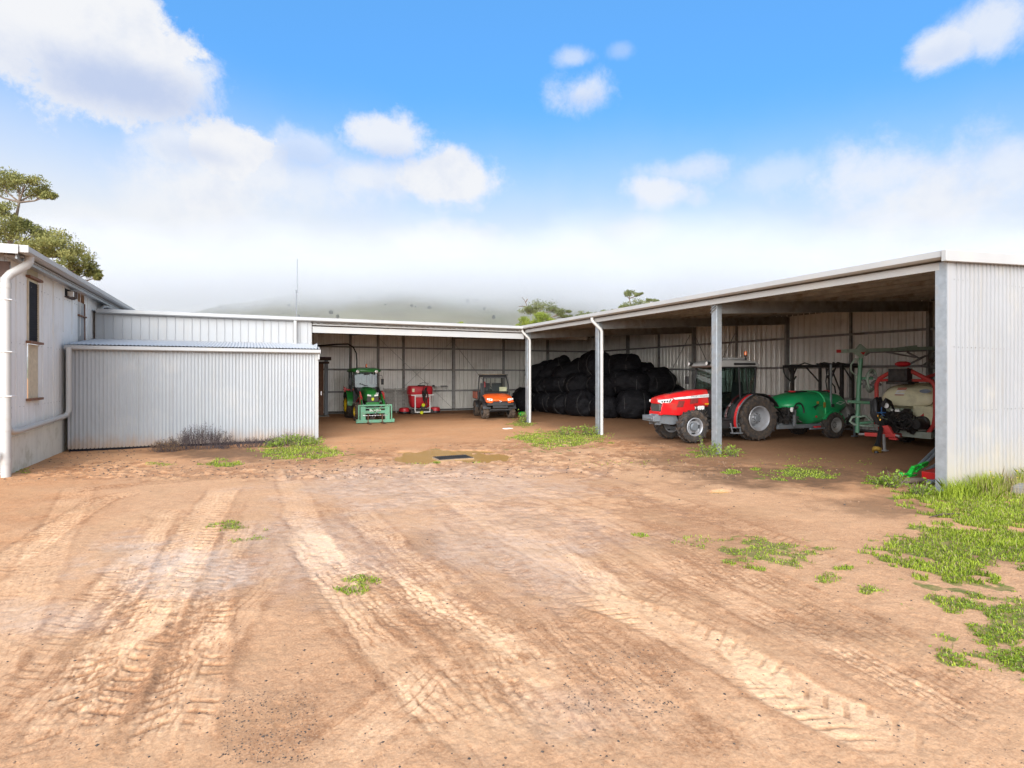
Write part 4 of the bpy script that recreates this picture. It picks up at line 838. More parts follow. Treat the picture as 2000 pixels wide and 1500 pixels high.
b = MB(); b.box((2.36, 0, .74), (.2, .56, .14)); b.build('bumper', M['grn'], t, bevel=.02)
b = MB(); b.prism([(-.055, 1.0), (-.05, .9), (0, .87), (.05, .9), (.055, 1.0)], 2.445, 2.452, 'x'); b.build('emblem', M['lime'], t)
for s_ in (1, -1):
    b = MB(); b.prism([(s_*.07, 1.055), (s_*.23, 1.07), (s_*.24, 1.13), (s_*.20, 1.15), (s_*.07, 1.12)], 2.40, 2.452, 'x'); b.build('headlight', M['lens'], t, bevel=.008)
b = MB(); b.box((2.44, .19, 1.19), (.01, .12, .03), ry=-.6); b.build('name_plate', M['white'], t)
b = MB()
for s_ in (1, -1):
    for a_, c_ in (((.95, .50, 1.40), (.85, .52, 2.10)), ((.95, .5, 1.4), (.85, .52, .55)), ((-.35, .52, 1.2), (-.35, .52, 2.10)), ((.3, .55, 1.0), (.3, .53, 2.1))): b.bar((a_[0], s_*a_[1], a_[2]), (c_[0], s_*c_[1], c_[2]), .06, .06)
    b.bar((.85, s_*.52, .6), (.3, s_*.54, .6), .06, .2)
b.box((.95, 0, 1.1), (.06, .95, .62)); b.box((-.35, 0, .9), (.06, .95, .6)); b.build('cab_frame', M['black'], t, bevel=.005)
b = MB(); b.loft([[(x_, y_*k, z_) for x_, y_ in ((-.5, -.60), (-.5, .60), (1.02, .62), (1.16, .45), (1.16, -.45), (1.02, -.62))] for z_, k in ((2.09, .93), (2.13, 1.02), (2.19, 1.03), (2.25, .85))]+[[(x_*.9+.03, y_*.6, 2.29) for x_, y_ in ((-.5, -.60), (-.5, .60), (1.02, .62), (1.16, .45), (1.16, -.45), (1.02, -.62))]]); cr_ = b.build('cab_roof', M['grn'], t, smooth=50)
b = MB(); b.box((1.05, 0, 2.10), (.16, .92, .06)); b.build('roof_visor', M['black'], cr_)
for s_ in (1, -1):
    b = MB(); b.lathe([(.001, 0), (.07, .01), (.078, .06), (.072, .075)], (1.13, s_*.41, 2.11), 'x', 16, 1); b.lathe([(.070, .073), (.04, .083), (.001, .085)], (1.13, s_*.41, 2.11), 'x', 16, 0); b.build('work_lamp', [M['lens'], M['black']], cr_)
b = MB(); b.lathe([(.045, 2.28), (.045, 2.32)], (.75, .05, 0), 'z', 12, 1, True); b.lathe([(.045, 2.32), (.05, 2.38), (.035, 2.45), (.001, 2.46)], (.75, .05, 0), 'z', 12, 0); b.build('beacon', [M['amber'], M['black']], t)
for nm_, pl in (('windshield', [(.97, -.48, 1.42), (.97, .48, 1.42), (.88, .5, 2.08), (.88, -.5, 2.08)]), ('rear_window', [(-.35, -.5, 1.2), (-.35, .5, 1.2), (-.35, .5, 2.08), (-.35, -.5, 2.08)]), ('door_glass', [(.9, .52, .7), (.3, .54, .7), (.3, .53, 2.08), (.86, .52, 2.08)]), ('door_glass', [(.9, -.52, .7), (.3, -.54, .7), (.3, -.53, 2.08), (.86, -.52, 2.08)])):
    b = MB(); b.add(pl, [(0, 1, 2, 3)]); b.build(nm_, M['pglass'], t, fix=False, smooth=0)
b = MB(); b.box((.86, 0, 1.46), (.12, .82, .16)); b.build('dashboard', mat('pale_reflection', (.55, .60, .62), .6), t, bevel=.03)  # pale blue-grey colour stands in for the reflection low in the windshield
b = MB(); b.tube([(1.0, -.05, 1.50), (1.01, -.30, 1.60)], .01, 6); b.box((1.0, -.02, 1.49), (.03, .16, .03)); b.box((.93, .02, 2.02), (.05, .20, .09)); b.build('wiper', M['black'], t)
b = MB(); b.box((.0, 0, 1.2), (.12, .44, .6)); b.box((.2, 0, 1.0), (.45, .46, .12)); b.build('seat', M['seat'], t, bevel=.03)
for s_ in (1, -1):
    b = MB(); b.bar((1.0, s_*.52, .5), (.98, s_*.52, 1.30), .10, .10, 1); b.bar((.98, s_*.50, 1.38), (2.0, s_*.46, 1.05), .09, .12, 1); b.bar((2.0, s_*.46, 1.08), (2.95, s_*.46, .45), .09, .12, 0); b.build('loader_arm', [M['grn'], M['black']], t, bevel=.006)
    b = MB(); b.tube([(1.1, s_*.46, .75), (1.8, s_*.46, 1.0)], .035, 8, 0); b.tube([(2.1, s_*.47, 1.25), (2.55, s_*.47, .95)], .03, 8, 0); b.tube([(2.55, s_*.47, .95), (2.95, s_*.47, .62)], .016, 8, 1); b.tube([(2.3, s_*.50, 1.22), (2.35, s_*.50, .72)], .02, 8, 0); b.build('loader_cylinder', [M['red_f'], M['steel']], t)
    b = MB(); b.tube([(.9, s_*.54, 1.95), (1.0, s_*.70, 1.95), (1.0, s_*.72, 1.8)], .01, 6); b.box((1.0, s_*.72, 1.66), (.03, .12, .26)); b.build('mirror', M['black'], t, bevel=.01)
    b = MB(); xs = [(.68*math.cos(a), .6+.68*math.sin(a)) for a in np.linspace(R(0), R(150), 14)]
    b.loft([[(x_, s_*.38, z_), (x_, s_*.76, z_), (x_*.96, s_*.76, .6+(z_-.6)*.96), (x_*.96, s_*.38, .6+(z_-.6)*.96)] for x_, z_ in xs]); b.build('fender', M['grn'], t, smooth=40)
b = MB(); b.tube([(.15, -.62, 1.25), (.2, -.85, 1.42), (.25, -.80, 1.2)], .03, 8); b.box((.2, -.72, 1.30), (.2, .3, .06)); b.tube([(.3, -.66, 1.18), (.3, -.68, .98)], .03, 8, 1); b.build('side_tank', [M['red_f'], M['yellow']], t)
ff = sub('fork_frame', t, (3.45, -.10, 0))
b = MB()
for y in (.66, -.66): b.bar((0, y, .08), (0, y, .74), .035, .05)
b.bar((0, -.68, .73), (0, .68, .73), .04, .06); b.bar((0, -.76, .09), (0, .76, .09), .10, .12)
for y in (.49, -.49): b.box((-.02, y, .38), (.05, .20, .60))
b.box((-.03, 0, .46), (.03, .80, .12)); b.bar((.0, -.5, .32), (0, .5, .32), .03, .03, 1); b.bar((.0, -.5, .62), (0, .5, .62), .04, .04)
for y in (.72, -.72): b.box((.0, y, .10), (.14, .10, .14))
b.build('carriage', [M['mint'], M['steel']], ff, bevel=.005)
text('Burder', .15, M['white'], ff, (.0, 0, .525), (R(90), 0, R(90)), ext=.008, sx=1.1)
b = MB(); b.box((-.01, 0, .525), (.012, .46, .14)); b.build('sign_plate', M['grn'], ff)
for y in (.27, -.30):
    b = MB(); b.bar((.03, y, .36), (.03, y, .03), .10, .04); b.prism([(.02, .0), (1.05*.6, .01), (1.05*.6, .025), (.06, .06), (.02, .06)], y-.05, y+.05); b.build('fork', M['rust'], ff, bevel=.004)
b = MB(); b.tube([(.02, .0, .70), (.05, -.1, .55), (.05, .05, .35), (.04, -.12, .15)], .012, 6); b.tube([(.02, .25, .7), (.05, .1, .5), (.04, -.2, .2)], .010, 6); b.build('chain', M['steel'], ff)
# ---------------------------------------------------------------- orange utility vehicle
t = thing('utility_vehicle', 'orange two-seat farm buggy with black roll cage and a littered flat roof', 'utility vehicle', (10.72, 25.55, 0), math.atan2(-.98, -.19))
for s_ in (1, -1):
    for x in (0, 1.95): wheel(t, x, s_*.60, .33, .27, .165, 14, .022, M['black'], s_, dish=.03, tm=M['rubber_b'], hub=(.05, .02), steer=0 if x == 0 else .10)
b = MB(); b.box((1.0, 0, .48), (2.2, .66, .26)); b.box((1.0, 0, .40), (1.0, 1.26, .20)); b.box((.35, 0, .75), (.5, 1.15, .55)); b.box((1.72, 0, .74), (.30, 1.16, .55))
b.tube([(0, -.5, .33), (0, .5, .33)], .06, 8); b.tube([(1.95, -.5, .33), (1.95, .5, .33)], .05, 8); b.box((1.25, .60, .62), (.9, .05, .26)); b.box((1.25, -.60, .62), (.9, .05, .26)); b.build('body', M['black'], t, bevel=.02)
b = MB(); n = 9; R_ = []
for x, zc, zd, wd in ((1.52, 1.13, .02, .62), (1.8, 1.10, .03, .64), (2.1, 1.03, .04, .64), (2.35, .93, .05, .60), (2.44, .87, .05, .52)):
    R_.append([(x, wd*math.sin(a), zc-.05*abs(math.sin(a))**3-zd*(1-math.cos(a))) for a in np.linspace(-1.5, 1.5, 13)]+[(x-.02, wd*.96*math.sin(a), zc-.13-.03*abs(math.sin(a))) for a in np.linspace(1.5, -1.5, 13)])
b.loft(R_)
for s_ in (1, -1): b.prism([(2.0, .99), (2.30, .90), (2.44, .80), (2.42, .74), (2.2, .79), (1.98, .93)], s_*.34, s_*.62)
b.build('hood', M['orange'], t, smooth=40, bevel=.01)
for s_ in (1, -1):
    b = MB(); b.prism([(s_*.36, .80), (s_*.60, .86), (s_*.60, .93), (s_*.34, .91)], 2.36, 2.452, 'x'); hl = b.build('headlight', M['lens'], t, bevel=.012)
    b = MB(); b.lathe([(.028, .094), (.001, .096)], (2.36, s_*.44, .872), 'x', 10); b.lathe([(.022, .094), (.001, .096)], (2.36, s_*.53, .89), 'x', 10); b.build('lamp_bulb', M['grey'], hl)
b = MB(); b.prism([(2.1, .86), (2.44, .80), (2.50, .74), (2.50, .50), (2.35, .40), (2.1, .44)], -.34, .34); b.box((2.46, 0, .66), (.14, 1.22, .10)); b.bar((2.5, -.5, .42), (2.5, .5, .42), .05, .05)
b.build('bumper', M['black'], t, smooth=40, bevel=.006)
for s_ in (1, -1):
    b = MB(); xs = [(1.95+.42*math.cos(a), .36+.42*math.sin(a)) for a in np.linspace(R(20), R(160), 12)]; b.loft([[(x_, s_*.40, z_), (x_, s_*.76, z_-.01), (x_, s_*.76, z_-.05), (x_, s_*.40, z_-.04)] for x_, z_ in xs])
    b.build('fender', M['black'], t, smooth=40); b = MB()
    xs = [(.42*math.cos(a), .36+.40*math.sin(a)) for a in np.linspace(R(20), R(160), 12)]; b.loft([[(x_, s_*.40, z_), (x_, s_*.72, z_-.01), (x_, s_*.72, z_-.05), (x_, s_*.40, z_-.04)] for x_, z_ in xs])
    b.build('fender', M['black'], t, smooth=40)
b = MB(); b.tube([(2.51, .05*math.cos(a), .80+.028*math.sin(a)) for a in np.linspace(0, 6.283, 14)], .005, 6, caps=False); b.box((2.51, 0, .80), (.006, .03, .028)); b.build('emblem', M['steel'], t)
b = MB()
for s_ in (1, -1):
    b.tube([(1.66, s_*.60, 1.05), (1.50, s_*.58, 1.55), (1.36, s_*.54, 1.90), (1.25, s_*.53, 1.93), (.42, s_*.54, 1.93), (.34, s_*.55, 1.85), (.32, s_*.60, .8)], .034, 8)
b.tube([(1.36, -.54, 1.90), (1.36, .54, 1.90)], .045, 8); b.tube([(.36, -.54, 1.90), (.36, .54, 1.90)], .034, 8); b.tube([(.33, -.56, 1.25), (.33, .56, 1.25)], .02, 8)
for y in (-.2, .0, .22): b.tube([(.34, y, 1.25), (.36, y, 1.9)], .012, 6)
b.add([(1.68, -.58, 1.12), (1.68, .58, 1.12), (1.60, .57, 1.22), (1.60, -.57, 1.22)], [(0, 1, 2, 3)]); b.bar((1.39, -.53, 1.84), (1.39, .53, 1.84), .12, .05); b.build('roll_cage', M['black'], t, smooth=35)
b = MB(); b.add([(1.62, -.55, 1.20), (1.62, .55, 1.20), (1.38, .52, 1.84), (1.38, -.52, 1.84)], [(0, 1, 2, 3)]); b.build('windscreen', M['cglass'], t, fix=False, smooth=0)
b = MB(); b.box((.88, 0, 1.965), (1.18, 1.20, .04)); rf_ = b.build('roof', M['black'], t, bevel=.015)
b = MB()
for k in range(26): b.box((.88+random.uniform(-.5, .5), random.uniform(-.55, .55), 1.99+random.uniform(0, .02)), (random.uniform(.05, .35), random.uniform(.03, .18), .015), rz=random.uniform(0, 3), ry=random.uniform(-.08, .08))
tag(b.build('roof_litter', M['tan'], rf_), kind='stuff')
for y in (.28, -.28):
    b = MB(); b.box((.62, y, 1.0), (.46, .50, .12)); b.box((.42, y, 1.3), (.12, .46, .56)); b.build('seat', M['seat'], t, bevel=.03)
b = MB(); b.tube([(1.22+.06*math.cos(a), -.28+.16*math.sin(a), 1.32+.15*math.cos(a)) for a in np.linspace(0, 6.283, 16)], .014, 6, caps=False); b.tube([(1.22, -.28, 1.32), (1.5, -.28, 1.1)], .02, 6); b.build('steering_wheel', M['black'], t)
b = MB(); b.lathe([(.045, 1.38), (.045, 1.60), (.02, 1.65), (.001, 1.66)], (.45, -.30, 0), 'z', 10); b.build('fire_extinguisher', M['red_p'], t)
b = MB(); b.box((1.45, .36, 1.30), (.05, .34, .22)); b.build('windscreen_card', M['cream'], t)
b = MB(); b.box((-.32, 0, .82), (1.15, 1.24, .05), 1)
for s_ in (1, -1): b.box((-.32, s_*.63, 1.0), (1.15, .03, .34), 0)
b.box((-.90, 0, 1.0), (.03, 1.26, .34), 0); b.box((.25, 0, 1.0), (.03, 1.26, .34), 1)
for s_ in (1, -1): b.box((-.32, s_*.635, 1.175), (1.18, .045, .03), 1)
b.build('cargo_tray', [M['orange_f'], M['black']], t, bevel=.006)
# ---------------------------------------------------------------- red mounted sprayer tank
t = thing('red_spray_tank', 'red two-lobed spray tank on a white frame with red side skirts', 'sprayer', (8.0, 28.15, 0), R(-90))
b = MB(); b.loft([[(x_*k, y_*kk, z_) for x_, y_ in [(.40*math.copysign(abs(math.cos(a))**.6, math.cos(a)), .64*math.copysign(abs(math.sin(a))**.5, math.sin(a))) for a in np.linspace(0, 6.283, 25)[:-1]]] for z_, k, kk in ((.98, .95, .97), (1.02, 1, 1), (1.25, 1, 1), (1.38, .9, .96), (1.42, .7, .88))]); b.build('upper_tank', M['red_p'], t, smooth=45)
b = MB(); b.loft([[(x_*k, y_*kk, z_) for x_, y_ in [(.40*math.copysign(abs(math.cos(a))**.6, math.cos(a)), .60*math.copysign(abs(math.sin(a))**.5, math.sin(a))) for a in np.linspace(0, 6.283, 25)[:-1]]] for z_, k, kk in ((.30, .6, .6), (.36, .8, .78), (.6, .9, .9), (.95, .95, .97))]); b.build('lower_tank', M['red_p'], t, smooth=45)
b = MB()
for y in (.40, -.36): b.bar((.45, y, .10), (.45, y, .95), .05, .05)
b.bar((.45, -.56, .96), (.45, .60, .96), .05, .05); b.bar((.45, -.36, .88), (.45, .40, .88), .03, .03); b.bar((.45, -.38, .11), (.45, .42, .11), .05, .05); b.build('frame', M['white'], t, bevel=.005)
for s_ in (1, -1):
    b = MB(); b.loft([rring(.0, .05, .18, .34, 8, 3)[::1]] and [[(.30*math.cos(a)*k, s_*(.80)+.26*math.sin(a)*kk, z_) for a in np.linspace(0, 6.283, 17)[:-1]] for z_, k, kk in ((.13, 1, 1), (.24, 1, 1), (.31, .9, .88), (.33, .6, .6))]); b.build('side_skirt', M['red_p'], t, smooth=45)
    b = MB(); b.loft([[(.31*math.cos(a), s_*(.80)+.27*math.sin(a), z_) for a in np.linspace(0, 6.283, 17)[:-1]] for z_ in (.06, .14)]); b.build('skirt_rubber', M['black'], t)
b = MB(); b.box((.1, 0, .14), (.7, 1.15, .16)); b.tube([(.5, .25, 1.42), (.52, .30, 1.55), (.5, .0, 1.58), (.45, -.15, 1.5)], .014, 6)
for k in range(16):
    y = .12+random.uniform(-.12, .14); b.tube([(.46+random.uniform(0, .08), y, 1.40-.05*k*.5), (.5, y+random.uniform(-.1, .1), 1.2-.05*k*.5), (.47, y*.6+.05, 1.0-.05*k*.6)], random.uniform(.012, .03), 6)
b.tube([(.47, .1, 1.2), (.5, .14, .8), (.48, .25, .5), (.46, .1, .3)], .03, 8); b.lathe([(.10, 0), (.10, .1), (.001, .1)], (.42, .0, .36), 'x', 12); b.box((.3, 0, 1.44), (.3, .3, .05)); b.build('pump_and_hoses', M['iron'], t)
for z, y in ((.44, .02), (.06, -.06)):
    b = MB(); b.lathe([(.001, .0), (.05, .0), (.085, .06), (.085, .13), (.05, .16), (.001, .16)], (.48, y, z+.02 if z > .1 else .09), 'x', 14); b.build('yellow_cap', M['lime'], t)
b = MB(); b.box((.405, -.44, 1.20), (.006, .12, .16)); b.build('label_plate', M['cream'], t)
# slatted crate panel leaning on the back wall
b = MB()
for k in range(16): b.box((7.05, 29.25+.01*k, .16+k*.072), (1.25, .05, .032), rx=-.3)
for x in (6.44, 7.05, 7.66): b.bar((x, 29.2, .02), (x, 29.42, 1.30), .05, .03)
tag(b.build('slatted_panel', mat('slat_paint', (.52, .50, .46), .6, var=.15, dirt=((.2, .12, .07), .4)), loc=(0, 0, 0)), 'pale slatted panel leaning on the back wall between green tractor and red tank', 'panel')
b = MB(); b.box((9.55, 29.7, 1.33), (.9, .25, .02)); b.box((9.2, 29.7, 1.38), (.1, .1, .09), 1); b.box((9.8, 29.7, 1.36), (.35, .1, .05), 1); tag(b.build('wall_shelf', [M['galvd'], M['black']]), 'small shelf with oddments on the back wall right of the red tank', 'shelf')
# ---------------------------------------------------------------- bales of black netting
def bale(seed, Ln, Rr, sq=.9):
    rg = random.Random(seed); b = MB(); rings = []; nn = 36; kk = 22; ph = [rg.uniform(0, 6.28) for _ in range(8)]
    for i in range(kk):
        u = i/(kk-1); x = (u-.5)*Ln; e_ = (1-abs(2*u-1)**5)**.5 if 0 < u < 1 else .25; e_ = max(.30, e_)
        ring = []
        for j in range(nn):
            a = 2*math.pi*j/nn; fold = .028*math.sin(9*a+ph[0]+3*math.sin(4*x+ph[1]))+.020*math.sin(17*a+ph[2]+5*x)+.035*math.sin(2*a+ph[3])*math.sin(3*x+ph[4])+.03*math.sin(3*a+4*x+ph[5])
            strap = -.035*math.exp(-((abs(x)-Ln*.27)/.05)**2)
            rr = Rr*e_*(1+fold*1.2)+strap; rr *= 1+.10*math.sin(2*a+ph[7])+.06*math.sin(3*a+2.5*x+ph[2])+.035*math.sin(13*x+4*a+ph[4]); zz = Rr*sq+rr*sq*math.sin(a); zz = max(zz, .012) if zz > Rr*.12 else .02+zz*.3; ring.append((x+.05*math.sin(3*a+ph[6])+.02*math.sin(7*a), rr*math.cos(a)*1.08, zz))
        rings.append(ring)
    b.loft(rings); me_b = b
    t_ = MB()
    for xs_ in (-Ln*.27, Ln*.27):
        t_.tube([(xs_+.04*math.sin(2*a+ph[7]), (Rr*.985)*math.cos(a), Rr*sq+(Rr*.985)*sq*math.sin(a)) for a in np.linspace(0, 6.283, 40)], .005, 5, caps=False)
    if seed % 2: t_.tube([(-Ln*.27, Rr*.9*math.cos(2.6), Rr*sq+Rr*sq*.55), (0, -Rr*1.0, Rr*sq*.8), (Ln*.3, -Rr*.85, Rr*sq*.5)], .009, 5)
    return b, t_
netm = bpy.data.materials.new('black_netting'); netm.use_nodes = True; x = netm.node_tree; x.nodes.clear(); q = E(x)
tt = x.nodes.new('ShaderNodeTexCoord').outputs['Object']; n1 = q.noise(q.v('MULTIPLY', tt, (2.0, 9.0, 9.0)), 2.2, 7, .7, .6); n2 = q.noise(tt, 70, 3, .6)
c = q.mix(q.smooth(n1, .5, .8), (.006, .006, .008), (.040, .039, .045))
bb = q.n('ShaderNodeBsdfPrincipled', {'Base Color': c, 'Roughness': .62, 'Specular IOR Level': .22, 'Normal': q.n('ShaderNodeBump', {'Strength': .9, 'Distance': .05, 'Height': q.m('ADD', n1, q.m('MULTIPLY', n2, .15))})})
x.links.new(bb, x.nodes.new('ShaderNodeOutputMaterial').inputs[0])
protos = []
for sd_, (Ln, Rr, sq) in enumerate(((1.5, .50, .92), (1.35, .55, .88), (1.6, .46, .95), (1.3, .60, .85))):
    b, t_ = bale(sd_+3, Ln, Rr, sq); root = b.build('netting_bale', netm, smooth=0, fix=True)
    root.data.polygons.foreach_set('use_smooth', [True]*len(root.data.polygons)); st_ = t_.build('strap', M['twine_d'], root); protos.append(root)
NB = [ # x, y, z, heading deg, proto, tilt deg, label
 (13.55, 27.5, 0, 60, 3, 0, 'low black netting bale just behind the orange buggy at the left end of the heap'),
 (14.3, 26.3, 0, 100, 0, 0, 'bottom black netting bale between the first two shed posts'),
 (14.35, 24.8, 0, 80, 1, 0, 'ground-level black netting bale second from the left of the heap'),
 (14.55, 23.3, 0, 95, 3, 0, 'ground-level black netting bale partly behind the second shed post'),
 (14.95, 21.9, 0, 70, 1, 0, 'ground-level netting bale just right of the second shed post with loose twine'),
 (15.9, 20.9, 0, 150, 3, 0, 'big front netting bale tied with pale cord, lowest and nearest the red tractor'),
 (17.3, 20.6, 0, 170, 1, 0, 'ground-level netting bale seen behind the nose of the red tractor'),
 (15.9, 26.6, 0, 95, 0, 0, None), (15.9, 25.0, 0, 85, 3, 0, None), (16.1, 23.4, 0, 95, 1, 0, None), (17.2, 22.0, 0, 110, 3, 0, None), (18.6, 21.8, 0, 80, 0, 0, 'netting bale at the foot of the right end of the heap'),
 (14.4, 26.7, .90, 75, 1, 0, 'middle-layer netting bale bulging out at the left end of the heap'),
 (14.5, 25.3, .92, 95, 0, 4, 'middle-layer netting bale under the tilted rolls'),
 (14.75, 23.9, .95, 85, 3, 0, 'middle-layer netting bale just left of the second shed post'),
 (15.1, 22.5, .90, 75, 1, 0, 'middle-layer netting bale behind the white downpipe of the second post'),
 (15.9, 21.4, .98, 140, 0, 0, 'middle-layer netting bale with hanging cord above the big front bale'),
 (17.2, 21.0, .95, 165, 3, 0, 'middle-layer netting bale sloping down toward the tractor cab'),
 (18.3, 21.5, .62, 100, 2, 0, 'second-layer netting bale farthest right in the heap'),
 (14.5, 27.0, 1.70, 140, 2, 22, 'leftmost of the three tilted netting rolls on top of the heap'),
 (14.9, 26.0, 1.78, 145, 2, 25, 'middle of the three tilted netting rolls on top of the heap'),
 (15.2, 24.9, 1.76, 148, 2, 22, 'rightmost of the three tilted netting rolls, beside the second shed post'),
 (15.5, 23.3, 1.78, 80, 3, 0, 'top netting bale right behind the second shed post'),
 (16.2, 22.2, 1.80, 120, 1, 0, 'top netting bale just right of the second shed post'),
 (17.05, 22.0, 1.55, 150, 0, 0, 'rounded netting bale crowning the right side of the heap')]
for i, (x_, y_, z_, h_, k, tl, lb) in enumerate(NB):
    c = copy_tree(protos[k]); c.location = (x_, y_, z_*(1.06 if z_ < 1.3 else 1.0)); c.rotation_euler = (R(random.uniform(-9, 9)) if z_ else 0, R(tl+(random.uniform(-9, 9) if z_ else 0)), R(h_+random.uniform(-18, 18))); s_ = random.uniform(1.08, 1.20); c.scale = (s_*random.uniform(.92, 1.12), s_*random.uniform(.95, 1.12), s_*random.uniform(.86, 1.06))
    tag(c, lb or 'black netting bale buried at the back of the bottom layer against the rear wall', 'netting bale', 'black netting bales heaped in the shed corner')
for r_ in protos:
    for ch in list(r_.children): bpy.data.objects.remove(ch)
    bpy.data.objects.remove(r_)
# ---------------------------------------------------------------- green trailed sprayer behind the tractor
ta = math.pi-.03
t = thing('green_sprayer', 'trailed sprayer with long green moulded tank hitched behind the red tractor', 'sprayer', (16.35, 12.35, 0), ta)
def tank_ring(x, w_, z0, z1, p, n=28): return rring(x, w_, z0, z1, n, p, .86)
b = MB(); b.loft([tank_ring(*a) for a in ((-1.08, .5, .95, 1.12, 2.2), (-1.0, .9, .86, 1.24, 2.5), (-.7, 1.20, .78, 1.37, 2.8), (-.3, 1.32, .62, 1.43, 3), (.05, 1.34, .48, 1.45, 3.2), (.4, 1.34, .42, 1.45, 3.2), (.75, 1.32, .42, 1.43, 3), (1.0, 1.28, .66, 1.40, 2.8), (1.3, 1.18, .86, 1.33, 2.6), (1.5, 1.0, .90, 1.22, 2.4), (1.65, .6, .95, 1.10, 2.2))]); tk = b.build('tank', M['grn_t'], t, smooth=60)
b = MB(); xs = [tank_ring(.22, 1.36, .46, 1.462, 3.2)]; b.loft([[(p[0]+o_, p[1]*k, .96+(p[2]-.96)*k) for p in xs[0]] for o_, k in ((-.03, .99), (-.02, 1.02), (.02, 1.02), (.03, .99))]); b.build('tank_rib', mat('light_green_rib', (.03, .42, .14), .4), tk, smooth=50)
for x_ in (.75, -.2):
    b = MB(); b.box((x_, .0, 1.443), (.52, .42, .04)); b.build('tank_lid', M['black'], tk, bevel=.015)
for x_ in (1.05, -.50):
    b = MB(); b.box((x_, .12, 1.45), (.12, .18, .05)); b.build('red_cap', M['red_p'], tk, bevel=.01)
b = MB(); b.box((.60, .662, 1.12), (.08, .01, .08)); b.box((.33, .680, 1.05), (.09, .01, .16)); b.build('warning_label', M['brass'], tk)
b = MB()
for k in range(6):
    a = -.9+.35*k; b.tube([(.80, .674, 1.0), (.80-.10-.03*k, .676, 1.0+.035*(k-2.5))], .008, 5)
b.tube([(.84, .673, 1.0), (.45, .684, 1.03)], .006, 5); b.build('bird_logo', M['black'], tk)
b = MB()
for a_, c_ in (((-.25, 1.09), (-.42, 1.14)), ((-.42, 1.14), (-.62, 1.10)), ((-.62, 1.10), (-.45, 1.04)), ((-.45, 1.04), (-.25, 1.09))): b.tube([(a_[0], .640+.0, a_[1]), (c_[0], .625, c_[1])], .006, 5)
b.build('diamond_logo', M['white'], tk)
b = MB(); b.lathe([(.03, 0), (.03, .02), (.001, .02)], (.68, .665, .70), 'y', 10); b.build('drain_plug', M['red_p'], tk)
b = MB()   # mudguard hump and cutout rim
xs = [(.50*math.cos(a)-.05, .36+.50*math.sin(a)) for a in np.linspace(R(35), R(160), 14)]; b.loft([[(x_, .46, z_), (x_, .74, z_), (x_*.94, .74, z_-.04), (x_*.94, .46, z_-.04)] for x_, z_ in xs]); b.build('mudguard', M['grn_t'], tk, smooth=50)
b = MB(); b.bar((-.6, .42, .40), (1.95, .36, .40), .08, .12); b.bar((-.6, -.42, .40), (1.95, -.36, .40), .08, .12); b.bar((1.45, .55, .42), (1.45, .55, .92), .07, .07); b.tube([(.2, .62, .33), (.9, .62, .33)], .03, 8); b.tube([(-.05, -.55, .40), (-.05, .55, .40)], .05, 8); b.box((1.4, 0, .55), (.5, .5, .3)); b.bar((1.9, 0, .42), (2.9, 0, .40), .10, .10); b.build('chassis', M['grey'], t, bevel=.008)
b = MB()
for k in range(30): b.tube([(1.1+random.uniform(0, .7), random.uniform(-.3, .60), random.uniform(.5, 1.0)) for _ in range(3)], random.uniform(.012, .035), 6)
for k in range(8): b.box((1.2+random.uniform(0, .5), random.uniform(-.2, .5), random.uniform(.5, .95)), (.16, .14, .16), rz=random.uniform(0, 2), ry=random.uniform(0, 1))
b.build('pump_and_hoses', M['iron'], t)
b = MB(); b.tube([(1.33+.21*math.cos(a), .60, .86+.26*math.sin(a)) for a in np.linspace(-.3, 3.3, 14)], .025, 6); b.build('recess_rim', M['black'], t)
b = MB(); b.ball((1.52, .52, .92), (.07, .05, .08)); b.build('float_ball', M['white'], t)
b = MB(); b.box((.55, .60, .38), (.26, .07, .05)); b.build('red_valve', M['red_p'], t, bevel=.01)
for s_ in (1, -1): wheel(t, -.12, s_*.62, .42, .26, .22, 14, .02, M['galvd'], s_, dish=.05, tm=M['rubber'])
b = MB(); b.lathe([(.38, 0), (.42, .1), (.42, .35), (.36, .42), (.12, .42), (.12, 0)], (-1.55, 0, .62), 'x', 24); b.build('fan_housing', M['galvd'], t)
b = MB(); b.bar((-1.2, .55, .55), (-1.2, .55, .04), .05, .05); b.box((-1.2, .55, .02), (.14, .14, .03)); b.bar((-1.75, .50, .42), (-.9, .50, .42), .06, .08); b.build('support_leg', M['grey'], t)
b = MB()
for k in range(22): b.tube([(-1.3+random.uniform(-.35, .45), .48+random.uniform(-.1, .16), random.uniform(.42, .72)) for _ in range(3)], random.uniform(.01, .03), 6)
b.build('valve_cluster', M['iron'], t)
b = MB(); b.prism([(-1.75, .35), (-1.15, .33), (-1.25, .62), (-1.70, .66)], .36, .50); b.build('spray_shroud', mat('dusty_shroud', (.40, .36, .31), .6, var=.3), t, bevel=.02)
# spray gantry: dark beam with dropper arms, carried by the sprayer
gy = 12.9
gn = sub('spray_gantry', t)
Minv = Matrix.LocRotScale(Vector((16.35, 12.35, 0)), Matrix.Rotation(ta, 3, 'Z').to_quaternion(), None).inverted()
def gl(px, py, Y): return Minv @ onY(px, py, Y)
b = MB(); b.bar(gl(1530, 716, gy), gl(1684, 714, gy), .06, .09); b.bar(gl(1600, 712, gy-.12), gl(1682, 711, gy-.12), .06, .06); b.build('beam', M['iron'], gn)
for px_, y0, y1, w_, yy, mt in ((1547, 718, 778, .09, gy, 'iron'), (1601.5, 718, 772, .07, gy, 'iron'), (1620, 716, 772, .06, gy+.2, 'iron'), (1644, 711, 826, .09, gy-.2, 'iron'), (1666, 716, 812, .06, gy+.1, 'iron'), (1623, 712, 836, .045, 11.75, 'galv')):
    b = MB(); b.bar(gl(px_, y0, yy), gl(px_, y1, yy), w_, w_); b.build('dropper_arm', M[mt], gn)
b = MB()
